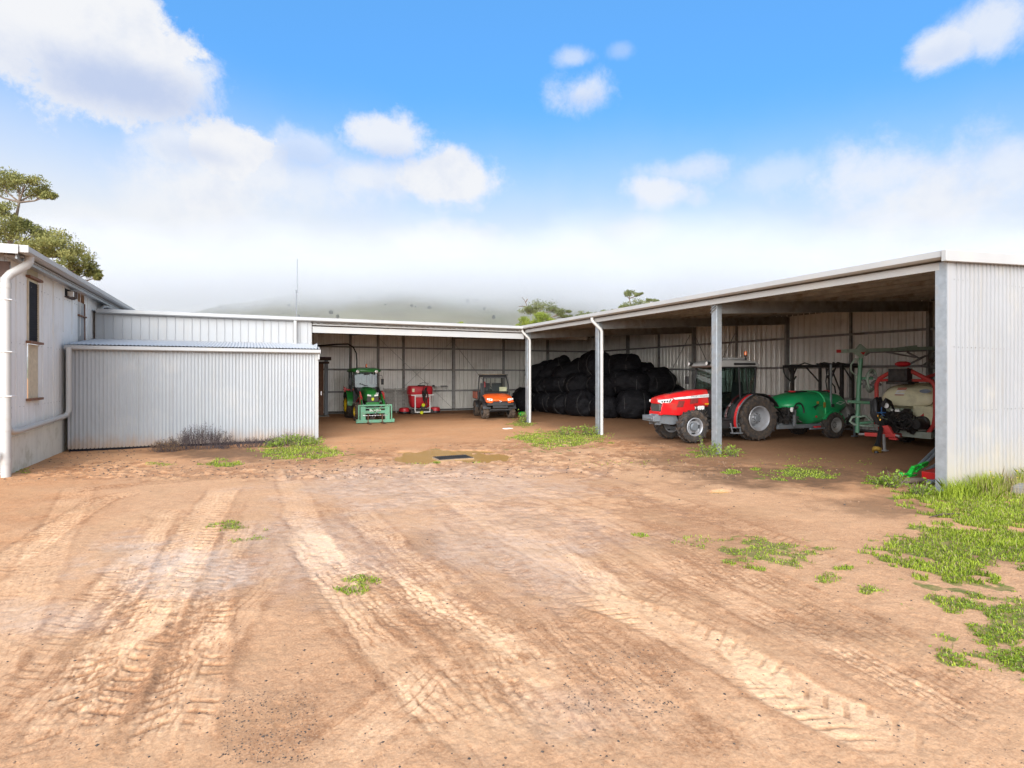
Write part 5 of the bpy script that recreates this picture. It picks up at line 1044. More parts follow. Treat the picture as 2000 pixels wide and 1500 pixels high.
for a_, c_ in (((1575, 718), (1600, 746)), ((1648, 718), (1667, 748)), ((1540, 718), (1548, 736)), ((1556, 718), (1549, 733)), ((1555, 735), (1546, 748)), ((1627, 728), (1641, 764)), ((1632, 718), (1622, 742)), ((1629, 722), (1617, 735))): b.bar(gl(*a_, gy), gl(*c_, gy), .035, .035)
b.build('brace', M['iron'], gn)
b = MB()
for pts in ([(1532, 718), (1545, 713), (1560, 713), (1572, 709), (1585, 713), (1600, 715), (1612, 709)], [(1530, 718), (1531, 727), (1535, 736), (1544, 744)], [(1596, 712), (1610, 708), (1625, 711), (1640, 709), (1660, 712), (1682, 714)], [(1613, 716), (1615, 735), (1622, 745), (1630, 755), (1632, 768)], [(1642, 716), (1643, 735), (1642, 752), (1640, 770)], [(1608, 710), (1622, 713), (1640, 712), (1655, 714)], [(1616, 720), (1613, 745), (1616, 766)]):
    b.tube([gl(p[0], p[1], gy-.05+random.uniform(-.1, .05)) for p in pts], .022, 6)
b.build('hose', M['hose'], gn)
b = MB()
for k in range(26): 
    p = gl(1596+random.uniform(0, 50), 711+random.uniform(-2, 5), gy-.1); b.box(p, (.1, .06, .05), rz=random.uniform(0, 3), ry=random.uniform(0, 1))
b.box(gl(1617, 792, 11.8), (.10, .06, .09)); b.box(gl(1626, 792, 11.72), (.10, .06, .10)); b.build('nozzle_fittings', M['iron'], gn)
# ---------------------------------------------------------------- mint green folded spray boom
b0 = at(1676, 845, 17.0); t = thing('folded_spray_boom', 'mint green folded spray boom standing tall between green and cream sprayers', 'spray boom', (b0.x, b0.y, 0)); T0 = Vector((-b0.x, -b0.y, 0))
def bp_(px, py, d): return at(px, py, d)+T0
b = MB(); b.tube([bp_(1682, 690, 17.0), bp_(1677, 760, 17.0), bp_(1674, 845, 17.0)], .060, 10); b.build('upright', M['mint'], t)
b = MB(); b.tube([bp_(1655, 784, 17.0), bp_(1700, 787, 16.8)], .045, 8); b.tube([bp_(1683, 739, 17.), bp_(1705, 739, 16.9)], .04, 8); b.tube([bp_(1676, 827, 17.), bp_(1708, 824, 16.9)], .04, 8); b.build('cross_tube', M['mint'], t)
b = MB(); b.tube([bp_(1671, 700, 17.05), bp_(1662, 712, 17.05), bp_(1662, 724, 17.05), bp_(1672, 735, 17.05), bp_(1680, 722, 17.), bp_(1674, 700, 17.)], .022, 6); b.tube([bp_(1671, 735, 17.05), bp_(1675, 765, 17.05), bp_(1672, 785, 17.05)], .02, 6)
b.tube([bp_(1676, 812, 17.), bp_(1664, 815, 17.), bp_(1660, 823, 17.), bp_(1668, 829, 17.), bp_(1690, 832, 16.95), bp_(1706, 832, 16.9)], .035, 8); b.tube([bp_(1674, 815, 16.95), bp_(1690, 812, 16.9), bp_(1700, 820, 16.9), bp_(1706, 830, 16.9)], .03, 8); b.build('spray_loop', M['mint_g'], t)
b = MB(); b.bar(bp_(1641, 686, 16.6), bp_(1848, 679, 17.3), .06, .10); b.bar(bp_(1668, 690, 16.8), bp_(1790, 676, 17.1), .05, .05); b.bar(bp_(1700, 688, 16.9), bp_(1848, 683, 17.4), .05, .05, 1)
for a_, c_ in (((1690, 694), (1705, 684)), ((1728, 687), (1788, 698)), ((1772, 688), (1795, 700)), ((1795, 700), (1840, 684)), ((1800, 716), (1835, 690)), ((1775, 712), (1808, 695)), ((1812, 684), (1812, 730)), ((1822, 690), (1840, 712)), ((1832, 686), (1815, 705)), ((1826, 700), (1845, 690)), ((1804, 716), (1848, 722)), ((1815, 712), (1828, 700))): b.bar(bp_(*a_, 17.1), bp_(*c_, 17.1), .045, .045, 1)
b.build('folded_truss', [M['mint_g'], M['galvd']], t)
b = MB(); p = bp_(1681, 686, 16.8); b.box(p, (.30, .10, .30), rz=-HEAD, ry=.7, m=0); b.box(p+Vector((.01, -.06, -.02)), (.12, .03, .12), m=1, rz=-HEAD, ry=.7); b.box(bp_(1638, 686, 16.6), (.09, .08, .09), m=1, rz=-HEAD); b.build('hinge_block', [M['mint_g'], M['red_f']], t)
b = MB(); c0 = bp_(1703, 741, 16.95)
for k in range(5): b.tube([c0+Vector((.20*math.cos(a)+.05*k*.4, .03*k, .30*math.sin(a)-.02*k)) for a in np.linspace(.3*k, 5.6, 14)], .030, 7, k % 2)
b.build('coiled_hose', [M['mint_g'], M['galvd']], t)
b = MB()
for k in range(10): p = bp_(1700+random.uniform(-14, 14), 744+random.uniform(-9, 12), 17.0); b.box(p, (.22, .1, .06), rz=random.uniform(0, 3), ry=random.uniform(-1, 1))
b.build('folded_nozzles', M['galvd'], t)
# ---------------------------------------------------------------- cream sprayer
PXs = 16.3; t = thing('cream_sprayer', 'trailed sprayer with cream tank inside a red tubular hoop, beside the shed corner', 'sprayer', (16.9, 9.55, 0)); T1 = Vector((-16.9, -9.55, 0))
def cp(px, py, X=PXs): return onX(px, py, X)+T1
b = MB()
cY0, cY1 = 8.62, 10.42; cm = (cY0+cY1)/2-9.55
def tring(X, w_, z0, z1, p=3): return [(a[0]+(X-16.9), a[1]+cm, a[2]) for a in rring(0, w_, z0, z1, 28, p, .80)]
b.loft([tring(*a) for a in ((16.32, 1.25, 1.12, 1.48, 2.6), (16.40, 1.50, 1.08, 1.58, 2.8), (16.62, 1.66, 1.0, 1.68, 3), (17.0, 1.72, .9, 1.74, 3), (17.6, 1.72, .7, 1.74, 3), (18.2, 1.6, .7, 1.68, 3), (18.5, 1.2, .8, 1.5, 2.6))])
b.build('tank', M['cream'], t, smooth=60)
b = MB(); b.loft([[(x_-16.9, y_-9.55, z_) for y_, z_ in ((8.75, .62), (9.28, .62), (9.36, .80), (9.36, 1.14), (8.72, 1.14))] for x_ in (16.33, 16.38, 16.9)]); b.build('side_lobe', M['cream'], t, bevel=.05)
b = MB(); b.box((-.05, .22, .95), (.6, 1.2, .7)); b.build('inner_tank', mat('pale_green_tank', (.40, .47, .36), .5), t, bevel=.05)
b = MB()   # parting lines
b.tube([(p[0], p[1]*1.003, p[2]*1.002) for p in tring(16.62, 1.668, 1.0, 1.686)[1:13]], .010, 5); b.tube([(p[0], p[1], p[2]) for p in tring(16.36, 1.44, 1.1, 1.55)[15:27]], .012, 5); b.build('tank_seam', mat('seam', (.22, .20, .12), .7), t)
b = MB(); b.lathe([(.20, 0), (.20, .05), (.17, .07), (.001, .07)], (.15, -.45, 1.70), 'z', 20); b.lathe([(.14, 0), (.14, .05), (.001, .06)], (.25, .25, 1.73), 'z', 16); b.build('tank_lid', M['iron'], t)
def on_tank(px, py, X): return cp(px, py, X)
b = MB(); c0 = on_tank(1757, 773, 16.30); c1 = on_tank(1764, 758, 16.44)
nrm = Vector((-.85, 0, .5)).normalized()
for k, (f0, f1, m_i) in enumerate(((0, .08, 1), (.12, .66, 0), (.70, .78, 1), (.86, .98, 1))):
    a = c0.lerp(c1, f0)+nrm*.03; c_ = c0.lerp(c1, f1)+nrm*.03; b.add([a+Vector((0, .12, 0)), a+Vector((0, -.12, 0)), c_+Vector((0, -.12, 0)), c_+Vector((0, .12, 0))], [(0, 1, 2, 3)], m_i)
b.build('label_plate', [M['white'], M['red_f']], t, fix=False)
b = MB(); c0 = on_tank(1808, 764, 16.34); b.add([c0+Vector((-.03+.05*math.sin(a)*.5, .14*math.cos(a), .05*math.sin(a))) for a in np.linspace(0, 6.283, 17)[:-1]], [tuple(range(16))]); b.build('blue_badge', mat('blue_grey', (.22, .27, .34), .5), t, fix=False)
b = MB(); c0 = cp(1800, 812, 16.32); b.add([c0+Vector((0, y_, z_)) for y_, z_ in ((.10, -.05), (-.06, -.05), (-.05, .08), (.0, .02))], [(0, 1, 2, 3)]); b.build('red_emblem', M['red_f'], t, fix=False)
b = MB()   # hoop
hp = [cp(1813, 846), cp(1824, 830), cp(1827, 812), cp(1827, 760), cp(1825, 752), cp(1820, 745), cp(1778, 724), cp(1745, 724), cp(1718, 739), cp(1712, 750), cp(1712, 790), cp(1711, 828)]
b.tube(hp[:7], .055, 10); b.tube([cp(1778, 724), cp(1772, 722)], .055, 10); b.tube(hp[7:], .055, 10); b.tube([cp(1716, 743), cp(1745, 742), cp(1790, 743), cp(1824, 744)], .038, 8); b.build('hoop', M['red_f'], t)
b = MB(); b.tube([p+Vector((1.7, 0, 0)) for p in hp[3:7]], .05, 8); b.tube([cp(1778, 724)+Vector((1.7, 0, 0)), cp(1730, 740)+Vector((1.7, 0, 0))], .05, 8); b.build('rear_hoop', M['red_f'], t)
b = MB(); c0 = cp(1758, 732, 16.2); b.box(c0, (.25, .50, .34)); b.box(c0+Vector((-.13, 0, 0)), (.02, .40, .26)); b.box(c0+Vector((0, 0, -.22)), (.3, .58, .08)); b.tube([cp(1735, 743, 16.2), cp(1750, 747, 16.2), cp(1765, 746, 16.2), cp(1780, 743, 16.2)], .03, 8); b.build('fan_motor', M['iron'], t, bevel=.01)
b = MB(); c0 = cp(1763, 711, 16.25); b.ball(c0, (.14, .20, .08)); b.build('red_cap', M['red_p'], t)
b = MB(); b.box(cp(1783, 848, 16.25), (.12, .95, .17)); b.bar(cp(1757, 850, 16.3), cp(1757, 850, 16.3)+Vector((2, 0, .0)), .08, .14); b.bar(cp(1812, 850, 16.3), cp(1812, 850, 16.3)+Vector((2, 0, 0)), .08, .14); b.bar(cp(1783, 836, 16.2), cp(1783, 812, 16.2), .05, .05); b.build('chassis', mat('greenish_frame', (.30, .33, .27), .6, var=.15, dirt=(DIRT, .4)), t, bevel=.008)
b = MB(); b.bar(cp(1757, 850, 16.2), cp(1728, 848, 15.05), .12, .10); b.bar(cp(1690, 848, 15.0), cp(1750, 851, 15.0), .08, .10); b.prism([(8.95-9.55, .30), (9.15-9.55, .30), (9.40-9.55, .62), (9.2-9.55, .66)], 15.0-16.9, 15.08-16.9, 'x'); b.bar(cp(1716, 836, 15.6), cp(1740, 836, 15.6), .06, .06); b.build('drawbar', M['red_f'], t, bevel=.008)
b = MB(); b.bar(cp(1726, 848, 14.95), cp(1728, 880, 14.9), .05, .05); b.box(Vector((14.9-16.9, cp(1728, 880, 14.9).y, .015)), (.12, .12, .03)); b.tube([cp(1678, 848, 15.), cp(1692, 848, 15.)], .03, 8); b.tube([cp(1748, 850, 15.), cp(1757, 852, 15.)], .03, 8); b.build('jack_stand', M['galvd'], t)
b = MB(); b.tube([cp(1724, 822, 15.3), cp(1719, 846, 14.8), cp(1713, 873, 14.4)], [.05, .055, .05], 12, 0); b.tube([cp(1714, 868, 14.5), cp(1712.5, 878, 14.38)], [.07, .10], 12, 0); b.tube([cp(1712.7, 876, 14.38), cp(1712, 882, 14.33)], .105, 14, 1); b.tube([cp(1712, 882, 14.33), cp(1711.5, 886, 14.31)], .05, 8, 0); b.build('drive_shaft', [M['black'], M['brass']], t)
b = MB()
rg = random.Random(5)
for k in range(16):
    x0 = 1700+rg.uniform(0, 12); b.tube([cp(x0+18, 800+rg.uniform(-6, 14), 15.9), cp(x0+8+rg.uniform(-5, 5), 778+rg.uniform(-3, 5), 15.7), cp(x0, 785+rg.uniform(-6, 6), 15.6), cp(x0-1+rg.uniform(-2, 3), 805+rg.uniform(-4, 8), 15.55), cp(x0+10, 824+rg.uniform(-5, 5), 15.6), cp(x0+22, 828+rg.uniform(-6, 4), 15.7)], rg.uniform(.018, .032), 7)
for k in range(4): b.tube([cp(1722, 790+3*k, 15.6), cp(1730, 778+2*k, 15.6), cp(1740, 784+2*k, 15.8), cp(1746, 800, 16.0)], .022, 7)
b.build('hose_bundle', M['hose'], t)
b = MB(); b.tube([cp(1722, 795, 15.55), cp(1721, 808, 15.55), cp(1727, 812, 15.55)], .014, 6); b.tube([cp(1712, 806, 15.5), cp(1730, 806, 15.6)], .014, 6); b.build('blue_hose', mat('blue_hose', (.03, .12, .3), .4), t)
b = MB(); b.lathe([(.085, 0), (.085, -.05)], cp(1733, 792, 15.7), 'x', 18, 1, True); b.lathe([(.070, -.051), (.001, -.053)], cp(1733, 792, 15.7), 'x', 18, 0); b.build('pressure_gauge', [M['white'], M['black']], t)
b = MB()
for k in range(46): b.box(cp(1727+rg.uniform(0, 55), 804+rg.uniform(0, 38), 16.0+rg.uniform(-.1, .25)), (rg.uniform(.06, .2), rg.uniform(.06, .2), rg.uniform(.05, .2)), rz=rg.uniform(0, 3), ry=rg.uniform(0, 1.5))
for k in range(20): b.tube([cp(1725+rg.uniform(0, 60), 800+rg.uniform(0, 42), 15.9+rg.uniform(-.1, .1)) for _ in range(3)], rg.uniform(.01, .025), 6)
b.lathe([(.001, -.2), (.12, -.2), (.15, -.12), (.15, .1), (.10, .12)], cp(1797, 828, 16.15), 'x', 18); b.lathe([(.13, -.02), (.18, .0), (.18, .2)], cp(1797, 826, 16.2), 'x', 18); b.build('pump', M['iron'], t)
b = MB(); b.box(cp(1753, 802, 15.85), (.05, .11, .06)); b.box(cp(1742, 801, 15.85), (.04, .05, .05)); b.build('control_box', M['white'], t)
b = MB()
for k in range(5): b.box(cp(1715+k*2.2, 812+k*4, 15.4), (.03, .03, .05), rz=k)
b.build('brass_fitting', mat('brass', (.8, .45, .08), .25, .9), t)
for y_ in (8.95, 10.15):
    w_ = sub('wheel', t, (17.4-16.9, y_-9.55, .40)); mb = MB(); tyre(mb, .40, .28, .2, 14, .02); mb.build('tyre', M['rubber'], w_, smooth=35); mb = MB(); mb.lathe([(.21, -.12), (.19, -.10), (.1, -.06), (.001, -.06)], (0, 0, 0), 'y', 20); mb.lathe([(.21, .12), (.19, .10), (.1, .06), (.001, .06)], (0, 0, 0), 'y', 20); mb.build('rim', M['galvd'], w_)
# ================================================================ SMALL THINGS ROUND THE YARD
b = MB(); gz0 = .0
c = G(885, 893); b.box((c.x, c.y, -.03), (.88, .50, .045), 1)
for k in range(17): b.box((c.x-.39+k*.0485, c.y, -.006), (.016, .44, .03), 0)
for s_ in (-1, 1): b.box((c.x, c.y+s_*.225, -.006), (.84, .025, .034), 0)
gx_ = b.build('drain_grate', [M['iron'], mat('muddy_concrete', (.30, .21, .13), .85)]); tag(gx_, 'rectangular steel drain grate in the muddy puddle', 'drain grate')
# heap by the shed corner
def log(name, a, b_, r, label, m_, hollow=False, grp=None, cat=None):
    mb = MB(); a = Vector(a); b_ = Vector(b_)
    if hollow:
        t_ = (b_-a).normalized(); mb.tube([a, b_], r, 16, 0, caps=False); mb.tube([a, b_], r*.86, 16, 0, caps=False)
        u = t_.orthogonal().normalized(); v_ = t_.cross(u)
        for p in (a, b_):
            vs = [p+(u*math.cos(q)+v_*math.sin(q))*rr for q in np.linspace(0, 6.283, 17)[:-1] for rr in (r, r*.86)]
            mb.add(vs, [(2*i, 2*i+1, (2*i+3) % 32, (2*i+2) % 32) for i in range(16)])
    else:
        k = 7; mb.tube([a.lerp(b_, i/(k-1))+Vector((0, 0, random.uniform(-.012, .012))) for i in range(k)], [r*random.uniform(.88, 1.08) for _ in range(k)], 10)
    o = mb.build(name, m_); tag(o, label, cat or name.replace('_', ' '), grp); return o
def Q(px, py, Y): return onY(px, py, Y)
pvc_g = mat('grey_pipe', (.36, .39, .42), .4); gl_ = 'logs in the heap'
log('log', Q(1752, 945, 6.25), Q(1900, 941, 6.35), .060, 'weathered log with its cut end showing, leftmost in the heap', M['wood_o'], grp=gl_, cat='log')
log('log', Q(1772, 956, 6.05), Q(1900, 957, 6.05), .055, 'dark log lying lowest and nearest in the corner heap', M['wood_o'], grp=gl_, cat='log')
log('log', Q(1770, 938, 6.15), Q(1900, 935, 6.15), .050, 'log lying under the green bracket and the red box', M['wood_o'], grp=gl_, cat='log')
log('log', Q(1790, 961, 5.95), Q(1900, 962, 5.95), .045, 'short dark log end under the open grey pipe', M['wood_d'], grp=gl_, cat='log')
log('plastic_pipe', Q(1814, 941, 5.85), Q(1900, 939, 5.95), .038, 'grey plastic pipe with open end lying on the logs by the corner post', pvc_g, True, cat='pipe')
log('plastic_pipe', Q(1808, 920, 6.5), Q(1860, 888, 6.7), .032, 'dark grey pipe leaning behind the red box', pvc_g, True, cat='pipe')
log('steel_tube', Q(1791, 912, 6.5), Q(1828, 876, 6.8), .030, 'left of two silver tubes leaning up from the green bracket', M['galv'], True, cat='tube')
log('steel_tube', Q(1801, 912, 6.45), Q(1846, 868, 6.75), .030, 'right of two silver tubes leaning up from the green bracket', M['galv'], True, cat='tube')
b = MB()
for pts_, w_ in (([(1760, 926), (1778, 926)], .05), ([(1776, 927), (1785, 912)], .07), ([(1783, 913), (1797, 908), (1811, 903)], .05), ([(1788, 921), (1800, 912), (1810, 907)], .045), ([(1772, 932), (1790, 927)], .035)):
    for u_, v_ in zip(pts_[:-1], pts_[1:]): b.bar(Q(*u_, 6.3), Q(*v_, 6.35), w_, w_*.8)
c = Q(1760, 926, 6.3); b.lathe([(.001, -.03), (.032, -.03), (.032, .03), (.001, .03)], c, 'y', 10)
tag(b.build('green_bracket', M['grn_b'], bevel=.006), 'bright green bent steel bracket lying on the log heap', 'bracket')
b = MB(); c = Q(1828, 925, 6.1); b.box(c, (.52, .22, .125), 0, rz=.05, ry=-.06); c2 = Q(1834, 924, 5.98); b.box(c2, (.16, .012, .10), 1, rz=.05, ry=-.06); tag(b.build('red_box', [M['red'], M['white']], bevel=.006), 'red and white box lying on the logs beside the green bracket', 'box')
c = G(1990, 968); b = MB(); b.box((c.x+.25, c.y, .06), (.5, .30, .16), rz=.2); tag(b.build('concrete_block', M['conc'], bevel=.015), 'grey concrete block in the grass at the right edge', 'block')
c = G(992, 838); b = MB(); b.box((c.x, c.y, .02), (.34, .2, .03), rz=.3); tag(b.build('white_scrap', M['white'], bevel=.008), 'flat white scrap on the ground left of the second post', 'scrap')
c = onY(1012, 797, 23.9); b = MB(); b.ball((c.x+.35, c.y+.3, .12), (.2, .15, .12)); tag(b.build('green_bag', M['grn_b']), 'bit of bright green sheet behind the buggy wheel', 'bag')
b = MB(); a = G(1815, 1013); c = G(1875, 1006); b.tube([(a.x, a.y, .02), ((a.x+c.x)/2, (a.y+c.y)/2+.03, .03), (c.x, c.y, .02)], [.006, .012, .008], 6); tag(b.build('stick', M['wood_d']), 'thin dark stick on the soil before the right grass', 'stick')
# stones and clods: nobody could count them
def batch_gz(pts):
    P = np.array(pts); return vals(P[:, 0], P[:, 1])[0]
pts = []
def rnd_view(px0, px1, py0, py1):
    p = G(random.uniform(px0, px1), random.uniform(py0, py1)); return p.x, p.y
for _ in range(1500): pts.append(rnd_view(-50, 2050, 850, 1500)+(random.uniform(.004, .012),))
for _ in range(900): pts.append(rnd_view(560, 1450, 865, 935)+(random.uniform(.010, .034),))
for _ in range(420): pts.append(rnd_view(150, 760, 895, 935)+(random.uniform(.012, .035),))
for _ in range(260): pts.append((random.uniform(-4.1, -2.4), random.uniform(13.0, 18.2), random.uniform(.010, .03)))
for _ in range(140): pts.append(rnd_view(1300, 1800, 900, 1000)+(random.uniform(.008, .025),))
for _ in range(700): pts.append(rnd_view(430, 620, 1350, 1490)+(random.uniform(.003, .008),))
for _ in range(500): pts.append(rnd_view(1100, 1330, 1270, 1400)+(random.uniform(.003, .009),))
zz = batch_gz(pts); b = MB(); b2 = MB()
for (x_, y_, s_), z_ in zip(pts, zz):
    vs = [(x_+s_*random.uniform(.6, 1.3)*sx, y_+s_*random.uniform(.6, 1.3)*sy, z_+s_*.6*random.uniform(.6, 1.2)*sq) for sx, sy, sq in ((1, 0, 0), (-1, .2, 0), (.2, 1, 0), (0, -1, 0), (0, 0, 1), (0, 0, -1))]
    (b if random.random() < .6 else b2).add(vs, [(0, 2, 4), (2, 1, 4), (1, 3, 4), (3, 0, 4), (2, 0, 5), (1, 2, 5), (3, 1, 5), (0, 3, 5)])
tag(b.build('gravel', mat('clod', (.24, .145, .085), .95, var=.35, vs=3), smooth=0, fix=False), 'loose clods and pebbles of clay scattered over the yard', kind='stuff')
tag(b2.build('dark_gravel', mat('bark_bits', (.06, .045, .035), .95, var=.5, vs=3), smooth=0, fix=False), 'dark bark crumbs and stones scattered over the yard', kind='stuff')
# ================================================================ PLANTS, HILL, MIST
def leafmat(name, c1, c2, rough=.55, sc_=2.0, tr=.35):
    m_ = bpy.data.materials.new(name); m_.use_nodes = True; x = m_.node_tree; x.nodes.clear(); q = E(x)
    t = x.nodes.new('ShaderNodeTexCoord').outputs['Object']; n1 = q.noise(t, sc_, 3, .7); n2 = q.noise(t, sc_*14, 2, .7)
    c = q.mix(q.smooth(q.m('MULTIPLY_ADD', n2, .6, q.m('MULTIPLY', n1, .5)), .38, .72), c1, c2)
    b = q.n('ShaderNodeBsdfPrincipled', {'Base Color': c, 'Roughness': rough, 'Specular IOR Level': .3}); tl = q.n('ShaderNodeBsdfTranslucent', (c,))
    mx = q.n('ShaderNodeMixShader', (tr, b, tl)); x.links.new(mx, x.nodes.new('ShaderNodeOutputMaterial').inputs[0]); return m_
def soup(name, V, F_, mt, parent=None, loc=(0, 0, 0)):
    V = np.asarray(V, np.float32).reshape(-1, 3); me = bpy.data.meshes.new(name); k = F_   # k verts per face, unshared
    n = len(V)//k; me.vertices.add(len(V)); me.vertices.foreach_set('co', V.ravel()); me.loops.add(n*k); me.polygons.add(n)
    me.loops.foreach_set('vertex_index', np.arange(n*k, dtype=np.int32)); me.polygons.foreach_set('loop_start', np.arange(n, dtype=np.int32)*k)
    me.update(calc_edges=True); me.materials.append(mt); o = bpy.data.objects.new(name, me); sc.collection.objects.link(o); o.parent = parent; o.location = loc; return o
def leaves(C, size, asp=.32, droop=.5):       # quads from centres
    n = len(C); a = rng.normal(size=(n, 3)); a[:, 2] -= droop*1.2; a /= np.linalg.norm(a, axis=1)[:, None]
    b = np.cross(a, rng.normal(size=(n, 3))); b /= np.linalg.norm(b, axis=1)[:, None]
    s_ = size*rng.uniform(.6, 1.3, (n, 1)); w_ = s_*asp
    return np.stack([C-a*s_*.5, C+b*w_*.5, C+a*s_*.5, C-b*w_*.5], 1).reshape(-1, 3)
gum = leafmat('gum_leaves', (.11, .13, .035), (.38, .35, .11), sc_=.8)
gum2 = leafmat('far_gum_leaves', (.09, .11, .04), (.28, .30, .12), sc_=.5)
bright = leafmat('bright_leaves', (.11, .16, .02), (.38, .42, .07), sc_=1.2)
bark = mat('bark', (.16, .12, .09), .9, var=.3, vs=2)
def tree(name, label, d, clumps, trunk, mt, size, n_per, cat='tree', group=None, twigs=3):
    base = at(trunk[0][0], trunk[0][1], d); base.z = 0
    t = thing(name, label, cat, base, 0, group); C = []
    mb = MB(); tp = [at(px, py, d)-base for px, py in trunk]; r0 = .012*max(p.z for p in tp)+.05
    tp[0].z = -.2
    mb.tube(tp, [r0*(1-.75*i/(len(tp)-1)) for i in range(len(tp))], 8)
    for cx, cy, rx, ry in clumps:
        c = at(cx, cy, d+random.uniform(-1, 1)*rx/F*d*1.2)-base; sx = rx/F*d*1.12; sz = ry/F*d*1.15
        j = min(range(len(tp)), key=lambda i: (tp[i]-c).length+(2 if tp[i].z > c.z else 0)); p0 = tp[j]
        mid = p0.lerp(c, .55)+Vector((random.uniform(-.15, .15)*sx, random.uniform(-.3, .3)*sx, -.25*sz)); mb.tube([p0, mid, c], [r0*.35, r0*.2, r0*.08], 6)
        for k in range(twigs):
            mb.tube([mid, c+Vector((random.uniform(-.7, .7)*sx, random.uniform(-.5, .5)*sx, random.uniform(-.2, .6)*sz))], [r0*.15, r0*.04], 4)
        # sub-clumps give ragged edges and gaps
        ns = max(5, int(9*min(1.6, sx*sz/1.2+.6)))
        for k in range(ns):
            v = rng.normal(size=3); v /= np.linalg.norm(v); rr = rng.uniform(.2, 1.0)
            sc0 = np.array([c.x, c.y, c.z])+v*rr*np.array([sx, sx, sz]); sr = rng.uniform(.38, .62)*min(sx, sz*1.6)
            m_n = int(n_per*.85*sr/min(sx, sz*1.6)*3/ns*3); P_ = rng.normal(size=(m_n, 3)); P_ /= np.linalg.norm(P_, axis=1)[:, None]; P_ *= rng.uniform(.0, 1.15, (m_n, 1))**.6
            C.append(sc0+P_*sr*np.array([1.25, 1.25, .75]))
    soup('crown', leaves(np.concatenate(C), size), 4, mt, t); mb.build('trunk', bark, t, smooth=40, fix=False); return t
tree('gum_tree', 'tall olive gum tree rising behind the left building roof', 33, [(28, 357, 34, 18), (72, 376, 26, 12), (50, 352, 26, 14), (2, 352, 28, 18), (92, 384, 12, 9), (-30, 365, 40, 24), (8, 410, 20, 22), (-5, 440, 34, 26), (22, 448, 24, 16), (38, 432, 12, 8),
    (66, 450, 28, 13), (98, 463, 28, 15), (122, 478, 28, 15), (88, 482, 36, 14), (146, 497, 26, 14), (168, 513, 24, 15), (184, 530, 14, 12), (132, 508, 32, 12), (60, 478, 40, 14), (18, 478, 36, 16), (-30, 470, 50, 30), (152, 528, 14, 7), (190, 541, 7, 5), (110, 498, 26, 9)],
    [(-8, 733), (2, 600), (14, 500), (26, 440), (33, 418), (38, 395)], gum, .17, 300, twigs=4)
tree('gum_tree', 'spreading gum tree with a bare dead limb above the inner roof corner', 62, [(1048, 596, 18, 10), (1066, 599, 20, 10), (1030, 608, 12, 7), (1086, 604, 14, 8), (1040, 603, 14, 8), (1098, 611, 9, 6), (1112, 609, 5, 6), (1106, 618, 12, 4)],
    [(1052, 733), (1054, 660), (1052, 625), (1048, 612)], gum2, .22, 150)
tree('leafy_bush', 'bright yellow-green bushy tree low behind the inner roof corner', 45, [(1026, 629, 16, 8), (1050, 624, 16, 11), (1062, 618, 14, 9), (1012, 637, 10, 5), (1072, 628, 14, 7), (1038, 634, 24, 9), (1084, 626, 10, 5)], [(1045, 733), (1046, 650), (1048, 632)], bright, .13, 420)
tree('gum_tree', 'small umbrella-shaped gum crown standing highest behind the long roof', 70, [(1222, 574, 10, 5), (1232, 572, 10, 5), (1243, 576, 6, 4), (1252, 573, 4, 2)], [(1236, 733), (1234, 640), (1233, 600), (1229, 583)], gum2, .22, 120, group=None)
tree('gum_tree', 'rounded dark gum crown just left of the umbrella-shaped one, behind the roof', 66, [(1222, 597, 13, 6), (1212, 600, 6, 4)], [(1222, 733), (1222, 640), (1222, 606)], gum2, .2, 130)
tree('gum_tree', 'rounded dense gum crown right of the umbrella-shaped one, behind the roof', 68, [(1247, 592, 12, 8), (1260, 594, 10, 5)], [(1250, 733), (1250, 640), (1248, 602)], gum2, .2, 170)
tree('gum_tree', 'gum crown farthest right behind the long shed roof', 72, [(1278, 588, 9, 5), (1266, 587, 5, 4), (1285, 590, 4, 3)], [(1275, 733), (1275, 640), (1276, 594)], gum2, .2, 130)
tree('gum_tree', 'low sparse gum top peeping over the roof left of the tall crowns', 70, [(1183, 607, 13, 4), (1195, 606, 5, 2), (1160, 612, 9, 3)], [(1180, 733), (1180, 640), (1182, 612)], gum2, .2, 110)
tree('gum_tree', 'low round gum top over the roof beside the spreading tree', 64, [(1134, 616, 10, 5), (1146, 614, 6, 3), (1118, 619, 8, 4)], [(1133, 733), (1133, 650), (1134, 622)], gum2, .2, 140)
tree('gum_tree', 'tiny yellowish tree top just above the wing roof below the misty hill', 60, [(897, 632, 8, 4)], [(897, 733), (897, 660), (897, 638)], bright, .18, 160)
b = MB(); d_ = 62
for pts in ([(1036, 612), (1031, 603), (1027, 592), (1024, 586), (1019, 580)], [(1030, 601), (1022, 598), (1013, 599)], [(1027, 590), (1030, 584)]): b.tube([at(px, py, d_) for px, py in pts], [.07, .05, .04, .03, .02][:len(pts)], 5)
dl = b.build('dead_limb', bark); par = [o for o in sc.objects if o.name == 'gum_tree.001'][0]; dl.parent = par; dl.location = -par.location
